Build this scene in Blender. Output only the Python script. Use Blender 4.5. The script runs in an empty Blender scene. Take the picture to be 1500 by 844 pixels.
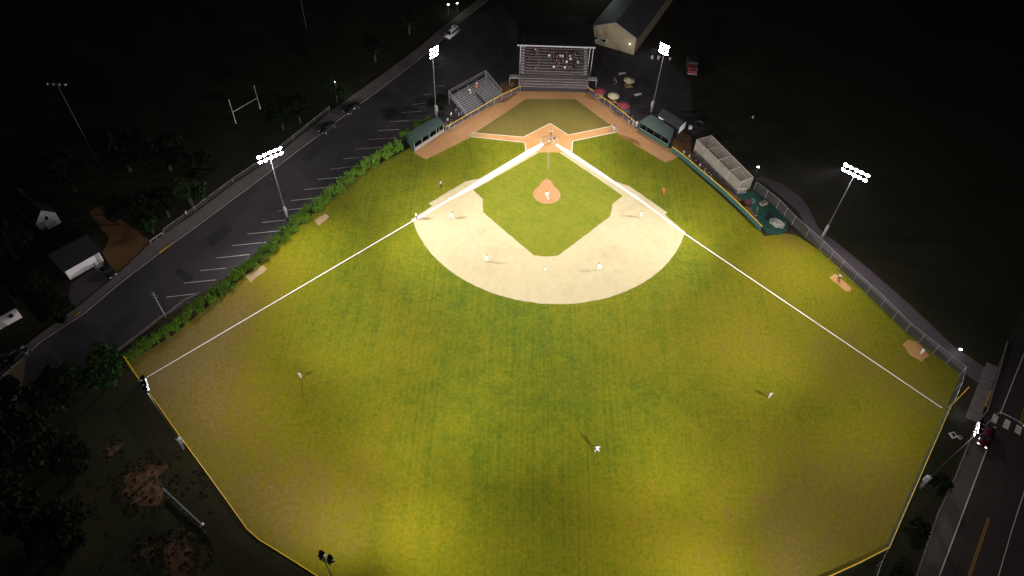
import bpy, bmesh, math, random
from mathutils import Vector, Matrix, noise
R=math.radians; PI=math.pi
scene=bpy.context.scene; col=scene.collection
rnd=random.Random(7)

# ------------------------------------------------------------------ camera
cd=bpy.data.cameras.new('camera'); cam=bpy.data.objects.new('camera',cd); col.objects.link(cam)
cd.sensor_width=36; cd.lens=25.59; cd.clip_start=1; cd.clip_end=5000
RR=Vector((0.99894401,0.03134956,0.03358673)); UU=Vector((-0.04560492,0.76525655,0.64210794)); FF=Vector((0.00557266,0.6429616,-0.76587814))
cam.matrix_world=Matrix(((RR.x,UU.x,-FF.x,-7.723),(RR.y,UU.y,-FF.y,-131.847),(RR.z,UU.z,-FF.z,104.681),(0,0,0,1)))
scene.camera=cam
# ------------------------------------------------------------------ night sky
w=bpy.data.worlds.new('World'); scene.world=w; w.use_nodes=True
nt=w.node_tree; bg=nt.nodes['Background']; sky=nt.nodes.new('ShaderNodeTexSky'); sky.sky_type='NISHITA'; sky.sun_disc=False
sky.sun_elevation=R(1.0); sky.sun_rotation=R(200); nt.links.new(sky.outputs[0],bg.inputs[0]); bg.inputs[1].default_value=0.00012
# faint moon
ml=bpy.data.lights.new('moon','SUN'); ml.energy=0.0005; ml.angle=R(0.5); ml.color=(.75,.85,1); mo=bpy.data.objects.new('moon',ml); col.objects.link(mo); mo.rotation_euler=(R(40),0,R(30))
scene.view_settings.view_transform='Standard'; scene.view_settings.look='None'; scene.view_settings.exposure=0; scene.view_settings.gamma=1
scene.cycles.use_light_tree=True; scene.cycles.max_bounces=4; scene.cycles.diffuse_bounces=2; scene.cycles.transparent_max_bounces=12
scene.cycles.sample_clamp_indirect=3
GAIN=1.0

# ------------------------------------------------------------------ materials
def mat(name,c,rough=.8,metal=0,var=.12,scale=3,emit=None,estr=0,coat=0,bump=0,alpha=1):
    m=bpy.data.materials.new(name); m.use_nodes=True; n=m.node_tree.nodes; l=m.node_tree.links; b=n['Principled BSDF']
    b.inputs['Roughness'].default_value=rough; b.inputs['Metallic'].default_value=metal
    if coat: b.inputs['Coat Weight'].default_value=coat
    if emit: b.inputs['Emission Color'].default_value=(*emit,1); b.inputs['Emission Strength'].default_value=estr
    b.inputs['Alpha'].default_value=alpha
    g=n.new('ShaderNodeNewGeometry'); t=n.new('ShaderNodeTexNoise'); t.inputs['Scale'].default_value=scale; t.inputs['Detail'].default_value=6
    l.new(g.outputs['Position'],t.inputs['Vector'])
    r=n.new('ShaderNodeMapRange'); r.inputs[1].default_value=.3; r.inputs[2].default_value=.7; r.inputs[3].default_value=1-var; r.inputs[4].default_value=1+var
    l.new(t.outputs[0],r.inputs[0]); v=n.new('ShaderNodeVectorMath'); v.operation='SCALE'; v.inputs[0].default_value=c; l.new(r.outputs[0],v.inputs['Scale']); l.new(v.outputs[0],b.inputs['Base Color'])
    if bump:
        bp=n.new('ShaderNodeBump'); bp.inputs['Strength'].default_value=bump; bp.inputs['Distance'].default_value=.05; l.new(t.outputs[0],bp.inputs['Height']); l.new(bp.outputs[0],b.inputs['Normal'])
    return m
def ground_mat(name,stops,big=.05,fine=3.0,streak=0,attr=None,bump=.3,rough=.95,fc=.3):
    """stops: colours from large scale noise; fine noise multiplies; streak = mower lines along y"""
    m=bpy.data.materials.new(name); m.use_nodes=True; n=m.node_tree.nodes; l=m.node_tree.links; b=n['Principled BSDF']; b.inputs['Roughness'].default_value=rough
    b.inputs['Specular IOR Level'].default_value=.15
    g=n.new('ShaderNodeNewGeometry'); pos=g.outputs['Position']
    def N(scale,detail=8,rg=.6,vec=pos,dist=0):
        t=n.new('ShaderNodeTexNoise'); t.inputs['Scale'].default_value=scale; t.inputs['Detail'].default_value=detail; t.inputs['Roughness'].default_value=rg; t.inputs['Distortion'].default_value=dist; l.new(vec,t.inputs['Vector']); return t.outputs[0]
    def M(op,a,b2):
        q=n.new('ShaderNodeMath'); q.operation=op
        for i,x in enumerate((a,b2)):
            if isinstance(x,(int,float)): q.inputs[i].default_value=x
            else: l.new(x,q.inputs[i])
        return q.outputs[0]
    f=N(big,9,.62,dist=.4)
    if attr:
        a=n.new('ShaderNodeAttribute'); a.attribute_name=attr; f=M('ADD',a.outputs['Fac'],M('MULTIPLY',M('SUBTRACT',f,.5),.85))
        f=M('ADD',f,M('MULTIPLY',M('SUBTRACT',N(.4,10,.75),.5),.95))
    if streak:
        mp=n.new('ShaderNodeMapping'); mp.inputs['Scale'].default_value=(2.0,.03,1); l.new(pos,mp.inputs['Vector'])
        f=M('ADD',f,M('MULTIPLY',M('SUBTRACT',N(1.0,4,.7,mp.outputs[0]),.5),streak))
    cr=n.new('ShaderNodeValToRGB'); e=cr.color_ramp.elements
    while len(e)<len(stops): e.new(.5)
    for i,(p_,c) in enumerate(stops): e[i].position=p_; e[i].color=(*c,1)
    l.new(f,cr.inputs[0])
    fn=N(fine,10,.75); r=n.new('ShaderNodeMapRange'); r.inputs[1].default_value=.3; r.inputs[2].default_value=.7; r.inputs[3].default_value=1-fc; r.inputs[4].default_value=1+fc; l.new(fn,r.inputs[0])
    v=n.new('ShaderNodeVectorMath'); v.operation='SCALE'; l.new(cr.outputs[0],v.inputs[0]); l.new(r.outputs[0],v.inputs['Scale']); l.new(v.outputs[0],b.inputs['Base Color'])
    bp=n.new('ShaderNodeBump'); bp.inputs['Strength'].default_value=bump; bp.inputs['Distance'].default_value=.05; l.new(fn,bp.inputs['Height']); l.new(bp.outputs[0],b.inputs['Normal'])
    return m
G_LUSH=(.058,.086,.001); G_MID=(.108,.118,.001); G_YEL=(.150,.132,.002); G_DRY=(.15,.112,.015); G_BR=(.165,.118,.030)
M_GRASS=ground_mat('field_turf',[(.0,G_LUSH),(.28,G_MID),(.52,G_YEL),(.8,G_DRY),(1,G_BR)],.045,1.6,.72,'dry',fc=.24)
M_WEDGE=ground_mat('home_turf',[(.0,(.08,.08,.01)),(.5,(.125,.10,.02)),(1,(.17,.125,.04))],.12,2.5,.1)
M_INGR=ground_mat('infield_turf',[(.2,(.095,.125,.004)),(.5,(.13,.14,.005)),(.8,(.17,.15,.012))],.3,1.3,.15,fc=.24)
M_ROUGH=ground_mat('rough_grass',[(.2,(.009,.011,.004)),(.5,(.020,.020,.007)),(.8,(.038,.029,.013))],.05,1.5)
M_SAND=ground_mat('infield_sand',[(.25,(.33,.275,.155)),(.42,(.375,.32,.188)),(.6,(.39,.335,.20)),(.8,(.41,.36,.225))],.22,.9,0,bump=.1,fc=.1)
M_SANDE=ground_mat('scuffed_sand',[(.2,(.30,.21,.115)),(.8,(.36,.26,.15))],.3,3.5,0,bump=.15)
M_CLAY=ground_mat('clay',[(.2,(.30,.15,.065)),(.5,(.36,.19,.082)),(.8,(.42,.24,.12))],.12,3.0,.0,bump=.2)
M_CLAYW=ground_mat('wet_clay',[(.2,(.13,.06,.025)),(.8,(.26,.13,.05))],.6,3.0)
M_CLAYH=ground_mat('home_clay',[(.2,(.38,.19,.06)),(.8,(.46,.26,.11))],.35,3.0)
M_LIME=ground_mat('lime_dust',[(.2,(.58,.53,.42)),(.8,(.68,.63,.52))],.5,4)
M_CHALK=mat('chalk',(.82,.80,.74),.9,var=.1,scale=5)
M_ASPH=ground_mat('lot_asphalt',[(.25,(.034,.030,.032)),(.5,(.052,.047,.05)),(.75,(.075,.066,.068))],.06,5,0,bump=.2)
M_ROAD=ground_mat('road_asphalt',[(.1,(.030,.026,.024)),(.9,(.045,.038,.034))],.06,5,0,bump=.2)
M_LANE=ground_mat('lane_asphalt',[(.1,(.07,.06,.055)),(.9,(.1,.085,.078))],.2,5,0,bump=.2)
M_PAVE=ground_mat('concrete_pavement',[(.1,(.13,.115,.115)),(.9,(.19,.165,.16))],.15,4,0,bump=.1)
M_PATH=ground_mat('path_asphalt',[(.1,(.075,.062,.072)),(.9,(.11,.09,.1))],.15,4)
M_CONC=ground_mat('concourse',[(.1,(.03,.026,.028)),(.9,(.06,.05,.055))],.1,4)
M_MUD=ground_mat('bench_dirt',[(.1,(.10,.055,.025)),(.9,(.2,.11,.04))],.3,3)
M_TURF=ground_mat('green_mat',[(.1,(.012,.055,.04)),(.9,(.03,.09,.065))],.4,4)
M_BDIRT=ground_mat('bare_dirt',[(.35,(.025,.02,.01)),(.52,(.10,.055,.028)),(.75,(.20,.10,.055))],.9,2.5,bump=1.0)
M_STEEL=mat('galvanised_steel',(.42,.42,.43),.45,.6); M_POLE=mat('pole_steel',(.10,.10,.11),.7,.0)
M_ALU=mat('aluminium',(.36,.36,.37),.5,.3,var=.2); M_PLANK=mat('stand_plank',(.30,.26,.26),.7,var=.22,scale=1.2)
M_DECK=mat('stand_deck',(.17,.14,.145),.8,var=.2,scale=1.0); M_BLACK=mat('black_metal',(.012,.012,.014),.6)
M_DROOF=mat('dark_roof',(.014,.014,.016),.7,var=.3); M_GREENR=mat('green_roof',(.03,.06,.046),.55,var=.15,scale=1.5)
M_GREEND=mat('dark_green_wall',(.02,.05,.04),.7); M_TEAL=mat('teal_pad',(.012,.055,.045),.6,var=.2); M_YEL=mat('yellow_cap',(.72,.46,.02),.5,var=.06)
M_YELP=mat('yellow_paint',(.34,.2,.02),.7,var=.3); M_WHITEP=mat('road_paint',(.55,.53,.5),.7,var=.25,scale=2); M_WALLW=mat('white_siding',(.72,.68,.70),.7,var=.08)
M_WALLT=mat('tan_siding',(.25,.2,.13),.8,var=.15,scale=.5); M_ROOFG=mat('grey_roof',(.09,.09,.1),.6,var=.15); M_BRICK=mat('brown_wall',(.2,.13,.09),.8)
M_GLASS=mat('dark_glass',(.015,.018,.022),.08); M_TYRE=mat('rubber',(.012,.012,.012),.8); M_RIM=mat('rim',(.4,.4,.42),.3,.8)
M_DPOLE=mat('dark_pole',(.07,.065,.06),.8)  # darker tone for the unlit masts
M_LENS=mat('lit_lens',(1,1,1),.3,emit=(1,.94,.97),estr=110); M_BULB=mat('lit_bulb',(1,1,1),.3,emit=(.85,1,.92),estr=25)
M_HEAD=mat('lit_headlight',(1,1,1),.3,emit=(1,.97,.9),estr=3); M_TAIL=mat('red_lens',(.3,.01,.01),.3)
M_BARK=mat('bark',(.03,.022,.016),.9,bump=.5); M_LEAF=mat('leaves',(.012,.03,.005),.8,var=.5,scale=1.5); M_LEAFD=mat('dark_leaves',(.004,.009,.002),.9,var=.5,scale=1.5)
M_HEDGE=mat('hedge_leaves',(.085,.17,.012),.6,var=.55,scale=2.5); M_BRUSH=mat('dry_brush',(.12,.075,.04),.9,var=.4)
for m_ in (M_LEAF,M_LEAFD,M_HEDGE): m_.node_tree.nodes['Principled BSDF'].inputs['Specular IOR Level'].default_value=.08
M_ROPE=mat('pale_rope',(.55,.55,.48),.8); M_TARP=mat('black_mat',(.01,.01,.012),.6)
M_NAVY=mat('navy_cloth',(.012,.014,.03),.9); M_BLK=mat('black_cloth',(.012,.011,.012),.9); M_WHT=mat('white_cloth',(.52,.51,.52),.9,var=.05); M_GRY=mat('grey_cloth',(.3,.3,.32),.9)
M_MAR=mat('maroon_cloth',(.055,.01,.018),.9); M_REDC=mat('red_cloth',(.55,.03,.02),.9); M_BLU=mat('blue_cloth',(.04,.08,.3),.9); M_KHA=mat('khaki_cloth',(.12,.10,.08),.9); M_GRN=mat('green_cloth',(.03,.16,.05),.9)
M_SKIN=[mat('skin_light',(.55,.34,.25),.6,var=.04),mat('skin_tan',(.38,.22,.14),.6,var=.04),mat('skin_dark',(.11,.06,.04),.6,var=.04)]
M_HAIR=mat('hair',(.03,.02,.015),.7); M_MITT=mat('mitt_leather',(.17,.08,.03),.6); M_WOOD=mat('wood',(.4,.26,.12),.6); M_TAN=mat('tan_canvas',(.36,.31,.2),.8); M_REDU=mat('red_canvas',(.16,.012,.022),.8)
M_SIGN=mat('white_sign',(.7,.72,.7),.6)
def net_mat(name,c,opacity,sc=9):
    m=bpy.data.materials.new(name); m.use_nodes=True; n=m.node_tree.nodes; l=m.node_tree.links; b=n['Principled BSDF']; b.inputs['Base Color'].default_value=(*c,1); b.inputs['Roughness'].default_value=.8
    tr=n.new('ShaderNodeBsdfTransparent'); mx=n.new('ShaderNodeMixShader'); g=n.new('ShaderNodeNewGeometry'); t=n.new('ShaderNodeTexNoise'); t.inputs['Scale'].default_value=.7; t.inputs['Detail'].default_value=5; l.new(g.outputs['Position'],t.inputs['Vector'])
    r=n.new('ShaderNodeMapRange'); r.inputs[1].default_value=.3; r.inputs[2].default_value=.7; r.inputs[3].default_value=opacity*.75; r.inputs[4].default_value=opacity*1.2; l.new(t.outputs[0],r.inputs[0])
    l.new(r.outputs[0],mx.inputs[0]); l.new(tr.outputs[0],mx.inputs[1]); l.new(b.outputs[0],mx.inputs[2]); l.new(mx.outputs[0],n['Material Output'].inputs[0]); return m
M_NET=net_mat('cage_netting',(.30,.265,.21),.34); M_CHAIN=net_mat('chain_link',(.25,.25,.25),.05); M_SCREEN=net_mat('green_windscreen',(.03,.06,.045),.72); M_BSNET=net_mat('backstop_net',(.15,.13,.14),.16)

# ------------------------------------------------------------------ helpers
class MB:
    def __init__(s): s.v=[]; s.f=[]
    def add(s,vs,fs):
        k=len(s.v); s.v+=[tuple(x) for x in vs]; s.f+=[tuple(i+k for i in f) for f in fs]; return s
    def hexa(s,b,t):
        """b,t: 4 bottom and 4 top points"""
        return s.add(list(b)+list(t),[(3,2,1,0),(4,5,6,7),(0,1,5,4),(1,2,6,5),(2,3,7,6),(3,0,4,7)])
    def box(s,c,d,rz=0,M=None):
        x,y,z=d[0]/2,d[1]/2,d[2]/2; ca,sa=math.cos(rz),math.sin(rz)
        P_=[(c[0]+a*ca-b*sa,c[1]+a*sa+b*ca,c[2]+e) for e in (-z,z) for a,b in ((-x,-y),(x,-y),(x,y),(-x,y))]
        return s.hexa(P_[:4],P_[4:])
    def tube(s,a,b,ra,rb=None,n=8,cap=True):
        rb=ra if rb is None else rb; a=Vector(a); b=Vector(b); d=(b-a).normalized(); u=d.orthogonal().normalized(); w_=d.cross(u); vs=[]
        for c,r in ((a,ra),(b,rb)):
            for i in range(n): t=2*PI*i/n; vs.append(c+u*(r*math.cos(t))+w_*(r*math.sin(t)))
        fs=[(i,(i+1)%n,n+(i+1)%n,n+i) for i in range(n)]
        if cap: fs+=[tuple(range(n))[::-1],tuple(range(n,2*n))]
        return s.add(vs,fs)
    def path(s,pts,r,n=6):
        for a,b in zip(pts,pts[1:]): s.tube(a,b,r,r,n)
        return s
    def bar(s,a,b,wd,h,z0=0):
        """horizontal beam from a to b (xyz = bottom centre line)"""
        a=Vector(a); b=Vector(b); d=(b-a); q=Vector((-d.y,d.x,0)).normalized()*wd/2; up=Vector((0,0,h))
        return s.hexa([a-q,b-q,b+q,a+q],[a-q+up,b-q+up,b+q+up,a+q+up])
    def sphere(s,c,r,n=8,m=6,sc=(1,1,1)):
        vs=[(c[0],c[1],c[2]+r*sc[2])]
        for j in range(1,m):
            t=PI*j/m
            for i in range(n): a=2*PI*i/n; vs.append((c[0]+r*sc[0]*math.sin(t)*math.cos(a),c[1]+r*sc[1]*math.sin(t)*math.sin(a),c[2]+r*sc[2]*math.cos(t)))
        vs.append((c[0],c[1],c[2]-r*sc[2])); L=len(vs)-1; fs=[(0,1+i,1+(i+1)%n) for i in range(n)]
        for j in range(m-2):
            for i in range(n): fs.append((1+j*n+i,1+(j+1)*n+i,1+(j+1)*n+(i+1)%n,1+j*n+(i+1)%n))
        fs+=[(L,1+(m-2)*n+(i+1)%n,1+(m-2)*n+i) for i in range(n)]
        return s.add(vs,fs)
    def mesh(s,name,m=None,smooth=False):
        me=bpy.data.meshes.new(name); me.from_pydata(s.v,[],s.f)
        if m: me.materials.append(m)
        if smooth: me.polygons.foreach_set('use_smooth',[True]*len(me.polygons))
        me.update(); return me
    def build(s,name,m,parent=None,smooth=False,**k):
        return link(name,s.mesh(name,m,smooth),parent,**k)
def tag(o,label=None,cat=None,group=None,kind=None):
    if label: o['label']=label
    if cat: o['category']=cat
    if group: o['group']=group
    if kind: o['kind']=kind
    return o
def link(name,me,parent=None,loc=None,rz=0,**k):
    o=bpy.data.objects.new(name,me); col.objects.link(o)
    if parent is not None: o.parent=parent
    if loc is not None: o.location=loc
    if rz: o.rotation_euler=(0,0,rz)
    return tag(o,**k)
def thing(name,loc,label,cat,group=None,rz=0):
    return link(name,None,None,(loc[0],loc[1],loc[2] if len(loc)>2 else 0),rz,label=label,cat=cat,group=group)
def setm(o,m):
    o.material_slots[0].link='OBJECT'; o.material_slots[0].material=m; return o
def copy_tree(o,loc,rz,label,group=None,parent=None):
    c=o.copy(); col.objects.link(c)
    if parent is None:
        c.location=(loc[0],loc[1],loc[2] if len(loc)>2 else 0); c.rotation_euler=(0,0,rz); c['label']=label
        if group: c['group']=group
    else: c.parent=parent
    for ch in list(o.children): copy_tree(ch,None,0,None,None,c)
    return c
def sheet(name,pts,z,m,**k):
    """flat ground polygon with a little thickness skirt so it is never a floating card"""
    bm=bmesh.new(); vs=[bm.verts.new((p_[0],p_[1],z)) for p_ in pts]; f=bm.faces.new(vs)
    if f.normal.z<0: f.normal_flip()
    bm.normal_update()
    if f.normal.z<0: bmesh.ops.reverse_faces(bm,faces=[f])
    bmesh.ops.triangulate(bm,faces=bm.faces[:]); me=bpy.data.meshes.new(name); bm.to_mesh(me); bm.free(); me.materials.append(m)
    k.setdefault('kind','structure'); return link(name,me,**k)
def ragged(pts,step=.7,amp=.13,seed=1):
    out=[]; n=len(pts)
    for i in range(n):
        a=Vector((pts[i][0],pts[i][1],0)); b=Vector((pts[(i+1)%n][0],pts[(i+1)%n][1],0)); L=(b-a).length; k=max(1,int(L/step))
        for j in range(k):
            p_=a+(b-a)*(j/k); q=noise.noise(Vector((p_.x*.9+seed,p_.y*.9,seed)))+.5*noise.noise(Vector((p_.x*2.3,p_.y*2.3,seed+9)))
            q2=noise.noise(Vector((p_.x*.9-seed,p_.y*.9+40,seed))); out.append((p_.x+amp*q,p_.y+amp*q2))
    return out
def line_sheet(name,a,b,wd,z,m,wb=None,**k):
    a=Vector(a[:2]); b=Vector(b[:2]); q=Vector((-(b-a).y,(b-a).x)).normalized()/2; wb=wb or wd
    pts=[a-q*wd,b-q*wb,b+q*wb,a+q*wd]; return sheet(name,[tuple(x) for x in pts],z,m,**k)
def Lp(a,b,t): return (a[0]+(b[0]-a[0])*t,a[1]+(b[1]-a[1])*t)
def dist(a,b): return math.hypot(a[0]-b[0],a[1]-b[1])

# ------------------------------------------------------------------ ground
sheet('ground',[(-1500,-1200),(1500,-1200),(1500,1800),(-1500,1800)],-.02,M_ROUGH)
FIELD=[(-30.97,-4.76),(-34.32,-8.03),(-40.13,-13.63),(-44.72,-21.84),(-51.20,-32.50),(-55.34,-41.09),(-60.38,-49.59),(-66.06,-58.68),(-71.77,-64.43),(-70.10,-66.13),(-68.14,-67.78)]
FENCE_L=[(-67.93,-68.04),(-62.48,-73.39,2),(-57.28,-78.71,2),(-51.75,-84.14,2),(-47.33,-88.55,2),(-43.26,-92.65,2),(-41.13,-94.13,2),(-38.95,-95.19,2),(-35.50,-96.94,2),(-32.01,-98.75,2),(-26.43,-101.31,2)]
FENCE_R=[(66.84,-66.60,2),(61.44,-74.04,2),(56.64,-80.67,2),(52.72,-86.07,2),(49.00,-91.24,2)]
FENCE_RB=[(49.00,-91.24,2),(44.10,-93.60,2),(39.17,-95.76,2),(32.33,-98.59,2),(21.48,-101.97,2)]
FIELD+= [q[:2] for q in FENCE_L[1:]]+[q[:2] for q in FENCE_RB[::-1]]+[q[:2] for q in FENCE_R[::-1]][1:]
FIELD+=[(72.10,-59.08),(65.23,-50.11),(62.36,-44.53),(54.21,-30.31),(50.27,-26.38),(48.23,-26.12),(43.84,-27.18),(43.05,-25.48),(27.63,-1.46),(25.78,0.09),(9.69,18.64),(-7.24,17.86),(-23.89,0.83)]
# dry / worn spots of the turf: x,y,radius,amount (0 lush .. 1 bare)
DRY=[((-60.52,-75.35),14,.5),((-48.69,-86.34),14,.55),((-38.61,-90.11),12,.5),((-57.46,-67.49),10,.3),((-64.82,-69.20),7,.4),((-27.99,-93.68),10,.35),((19.46,-91.59),14,.12),((45.89,-86.28),14,.55),((53.87,-76.96),9,.4),((37.40,-91.81),12,.45),((61.61,-66.60),8,.35),
 ((41.90,-37.24),7,.25),((31.30,-54.15),10,.25),((46.91,-50.21),12,.3),((54.14,-55.86),8,.2),((44.90,-28.83),6,.35),((-58.47,-56.17),8,.35),((-52.91,-49.63),6,.2),((28.94,-82.72),12,.25),((9.96,-83.60),10,.15),((67.03,-60.90),7,.3),((-40.60,-66.59),14,.14),
 ((-22.31,-75.89),12,-.05),((-29.34,-57.52),10,-.12),((-23.38,-46.27),9,-.2),((3.89,-74.59),10,-.2),((-3.01,-51.49),7,-.3),((6.92,-50.92),7,-.1),((-0.51,-69.78),9,-.22),((-11.44,-75.35),9,-.12),((-37.96,-35.00),9,-.15),((-35.25,-16.99),9,.05),((24.45,-49.92),7,-.05),((48.40,-43.69),8,-.05),((29.85,-37.98),5,-.15),((-24.21,-11.85),7,.05),((23.40,-8.50),8,-.1),((38.09,-28.31),6,-.1),((-54.12,-58.90),6,.15),((-23.78,-16.20),3,.35),((20.56,-15.31),3,.15),((56.30,-38.13),5,.3),((47.90,-27.69),4,.5),((-16.42,-17.83),3,.25),((-57.37,-51.48),5,.55),((-62.87,-59.39),6,.6),((-50.77,-42.88),5,.4),((-45.10,-32.68),4,.3),((-66.75,-65.27),5,.45)]
def dryness(x,y):
    d=.30
    for (c,r,a) in DRY: d+=.5*a*math.exp(-((x-c[0])**2+(y-c[1])**2)/(2*r*r*.6))
    return d
bm=bmesh.new(); f=bm.faces.new([bm.verts.new((a,b,0)) for a,b in FIELD]); bm.normal_update()
if f.normal.z<0: bmesh.ops.reverse_faces(bm,faces=[f])
bmesh.ops.triangulate(bm,faces=bm.faces[:])
for g in range(-75,78,3): bmesh.ops.bisect_plane(bm,geom=bm.verts[:]+bm.edges[:]+bm.faces[:],plane_co=(g,0,0),plane_no=(1,0,0))
for g in range(-111,24,3): bmesh.ops.bisect_plane(bm,geom=bm.verts[:]+bm.edges[:]+bm.faces[:],plane_co=(0,g,0),plane_no=(0,1,0))
me=bpy.data.meshes.new('playing_field'); bm.to_mesh(me); bm.free(); me.materials.append(M_GRASS)
at=me.attributes.new('dry','FLOAT','POINT'); at.data.foreach_set('value',[dryness(v.co.x,v.co.y) for v in me.vertices])
link('playing_field',me,kind='structure')
# clay apron round home, wedges of turf, keyhole paths
AP=[(-29.88,-6.32),(-26.94,-8.33),(-17.93,-0.20),(-16.66,1.87),(-5.38,15.51),(6.47,16.31),(14.95,6.12),(16.20,3.32),(25.81,-5.59),(28.16,-4.25),(30.19,-1.99),(26.98,-0.30),(20.21,6.39),(9.72,19.49),(-7.26,18.55),(-23.12,2.63),(-29.69,-5.37)]
sheet('clay_apron',ragged(AP),.004,M_CLAY)
sheet('clay_patch',ragged([(15.90,3.54),(17.92,3.20),(20.45,1.41),(20.80,-0.03),(18.84,0.80),(16.91,2.13)],.4,.3),.008,M_CLAYW)
WB=[(-16.66,1.87),(-5.38,15.51),(6.47,16.31),(14.95,6.12),(4.47,2.47),(0.32,6.42),(-5.77,0.95)]
sheet('home_turf',ragged(WB,.7,.1,3),.008,M_WEDGE)
# infield sand: big arc round the pitcher's plate
RC=28.96; c0=(0,-18.44)
def ang(p_): return math.atan2(p_[1]-c0[1],p_[0]-c0[0])
aL=ang((-27.60,-27.91)); aR=ang((27.74,-27.63)); aL=aL if aL<0 else aL-2*PI
if aL>aR: aL-=2*PI
arc=[(c0[0]+RC*math.cos(aL+(aR-aL)*i/90),c0[1]+RC*math.sin(aL+(aR-aL)*i/90)) for i in range(91)]
SAND=arc+[(27.79,-27.24),(24.07,-22.29),(24.58,-21.50),(17.17,-13.81),(14.30,-12.70),(5.06,-3.80),(-5.01,-4.06),(-14.66,-13.61),(-17.69,-14.83),(-24.95,-22.15),(-24.11,-22.91),(-27.97,-27.16)]
sheet('infield_dirt',ragged(SAND,.6,.12,5),.008,M_SAND)
HOME=[(-5.77,0.95),(0.32,6.42),(4.47,2.47),(5.39,0.30),(5.17,-3.56),(3.00,-3.83),(-2.42,-4.22),(-5.01,-4.17),(-5.47,-0.98)]
sheet('home_dirt',HOME,.012,M_CLAYH)
ING=[(-2.12,-4.20),(-16.02,-17.46),(-13.75,-20.22),(-13.54,-24.03),(-8.09,-29.93),(-2.96,-35.36),(-0.69,-35.58),(1.68,-35.22),(7.12,-29.52),(12.67,-23.40),(13.06,-21.66),(13.30,-19.88),(15.63,-17.13),(9.22,-10.62),(2.31,-3.88)]
sheet('infield_grass',ragged(ING,.7,.12,8),.014,M_INGR)
for (a,b,c,d) in (((-17.74,1.66),(-5.77,0.95),(-5.47,-0.98),(-17.64,0.19)),((4.47,2.47),(15.63,6.93),(15.80,4.41),(5.39,0.30))):
    sheet('keyhole_path',[a,b,c,d],.012,M_CLAYH)
cx,cy=(-17.39,1.07); sheet('on_deck_circle',[(cx+.95*math.cos(i*PI/12),cy+.95*math.sin(i*PI/12)) for i in range(24)],.018,M_SANDE)
cx,cy=(15.06,5.24); sheet('on_deck_circle',[(cx+.95*math.cos(i*PI/12),cy+.95*math.sin(i*PI/12)) for i in range(24)],.018,M_SANDE)
# chalk outlines of the home cutout
ch=[(-17.74,1.66),(-5.77,0.95),(0.32,6.42),(4.47,2.47),(15.63,6.93)]
for a,b in zip(ch,ch[1:]): line_sheet('chalk_edge',a,b,.17,.022,M_LIME)
for a,b in (((-17.64,0.19),(-5.47,-0.98)),((-5.47,-0.98),(-5.01,-4.06)),((5.39,0.30),(5.17,-3.56)),((5.39,0.30),(15.80,4.41))): line_sheet('chalk_edge',a,b,.17,.024,M_LIME)
# limed base paths and foul lines
bpL=[(-1.06,-1.26),(-2.12,-3.14),(-16.04,-17.16),(-21.14,-21.49),(-21.32,-21.09),(-15.19,-14.52),(-4.27,-3.05)]
sheet('limed_path',bpL,.018,M_LIME); 
bpR=[(1.72,-1.06),(4.16,-2.68),(12.06,-10.42),(18.52,-17.15),(20.90,-19.70),(20.32,-19.74),(14.80,-14.19),(2.63,-2.79)]
sheet('limed_path',bpR,.018,M_LIME)
line_sheet('foul_line',(-1.37,-1.04),(-21.17,-21.18),.85,.026,M_CHALK,wb=.4); line_sheet('foul_line',(-21.17,-21.18),(-27.27,-27.21),.4,.026,M_CHALK,wb=.5); line_sheet('foul_line',(-27.27,-27.21),(-67.26,-67.06),.2,.026,M_CHALK,wb=.16)
line_sheet('foul_line',(1.72,-1.18),(18.91,-17.75),.8,.026,M_CHALK,wb=.35); line_sheet('foul_line',(18.91,-17.75),(27.54,-27.55),.35,.026,M_CHALK); line_sheet('foul_line',(27.54,-27.55),(66.40,-66.09),.22,.026,M_CHALK,wb=.16)
for sx in (-1,1):   # batter's boxes
    x0,x1=sx*.75,sx*1.95; y0,y1=.9,-.95
    for a,b in (((x0,y0),(x1,y0)),((x0,y1),(x1,y1)),((x0,y0),(x0,y1)),((x1,y0),(x1,y1))): line_sheet('batter_box_line',(a[0]+.1,a[1]+.1),(b[0]+.1,b[1]+.1),.07,.03,M_LIME)
sheet('worn_strip',ragged([(-0.44,-4.20),(0.32,-4.14),(0.09,-10.14),(-0.36,-10.17)],.4,.25),.02,ground_mat('worn_turf',[(.1,(.15,.13,.03)),(.9,(.24,.18,.07))],.8,3))
# pitcher's mound
mx_,my_=(-0.43,-17.80)
m=MB(); rings=[(2.9,.02),(2.2,.11),(1.4,.2),(.7,.25),(0.01,.255)]; n=28
vs=[];
for r_,z in rings:
    for i in range(n):
        a=2*PI*i/n; k=1.0+(.75*math.exp(-((a-PI/2)/.35)**2) if r_>2 else 0); vs.append((mx_+r_*k*math.cos(a),my_+r_*k*math.sin(a),z))
m.add(vs,[(j*n+i,j*n+(i+1)%n,(j+1)*n+(i+1)%n,(j+1)*n+i) for j in range(4) for i in range(n)]); m.build('pitchers_mound',M_CLAY,smooth=True,kind='structure')
def thing_mesh(name,mb,m,label,cat,group=None,smooth=False): return mb.build(name,m,smooth=smooth,label=label,cat=cat,group=group)
thing_mesh('home_plate',MB().add([(-.22,.22,.05),(.22,.22,.05),(.22,0,.05),(0,-.22,.05),(-.22,0,.05),(-.22,.22,.02),(.22,.22,.02),(.22,0,.02),(0,-.22,.02),(-.22,0,.02)],[(4,3,2,1,0),(0,1,6,5),(1,2,7,6),(2,3,8,7),(3,4,9,8),(4,0,5,9)]),M_CHALK,'white five-sided home plate between the batter boxes','home plate')
thing_mesh('pitching_rubber',MB().box((mx_,my_,.27),(.61,.15,.06)),M_CHALK,'white rubber slab on top of the pitcher mound','pitching rubber')
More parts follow.
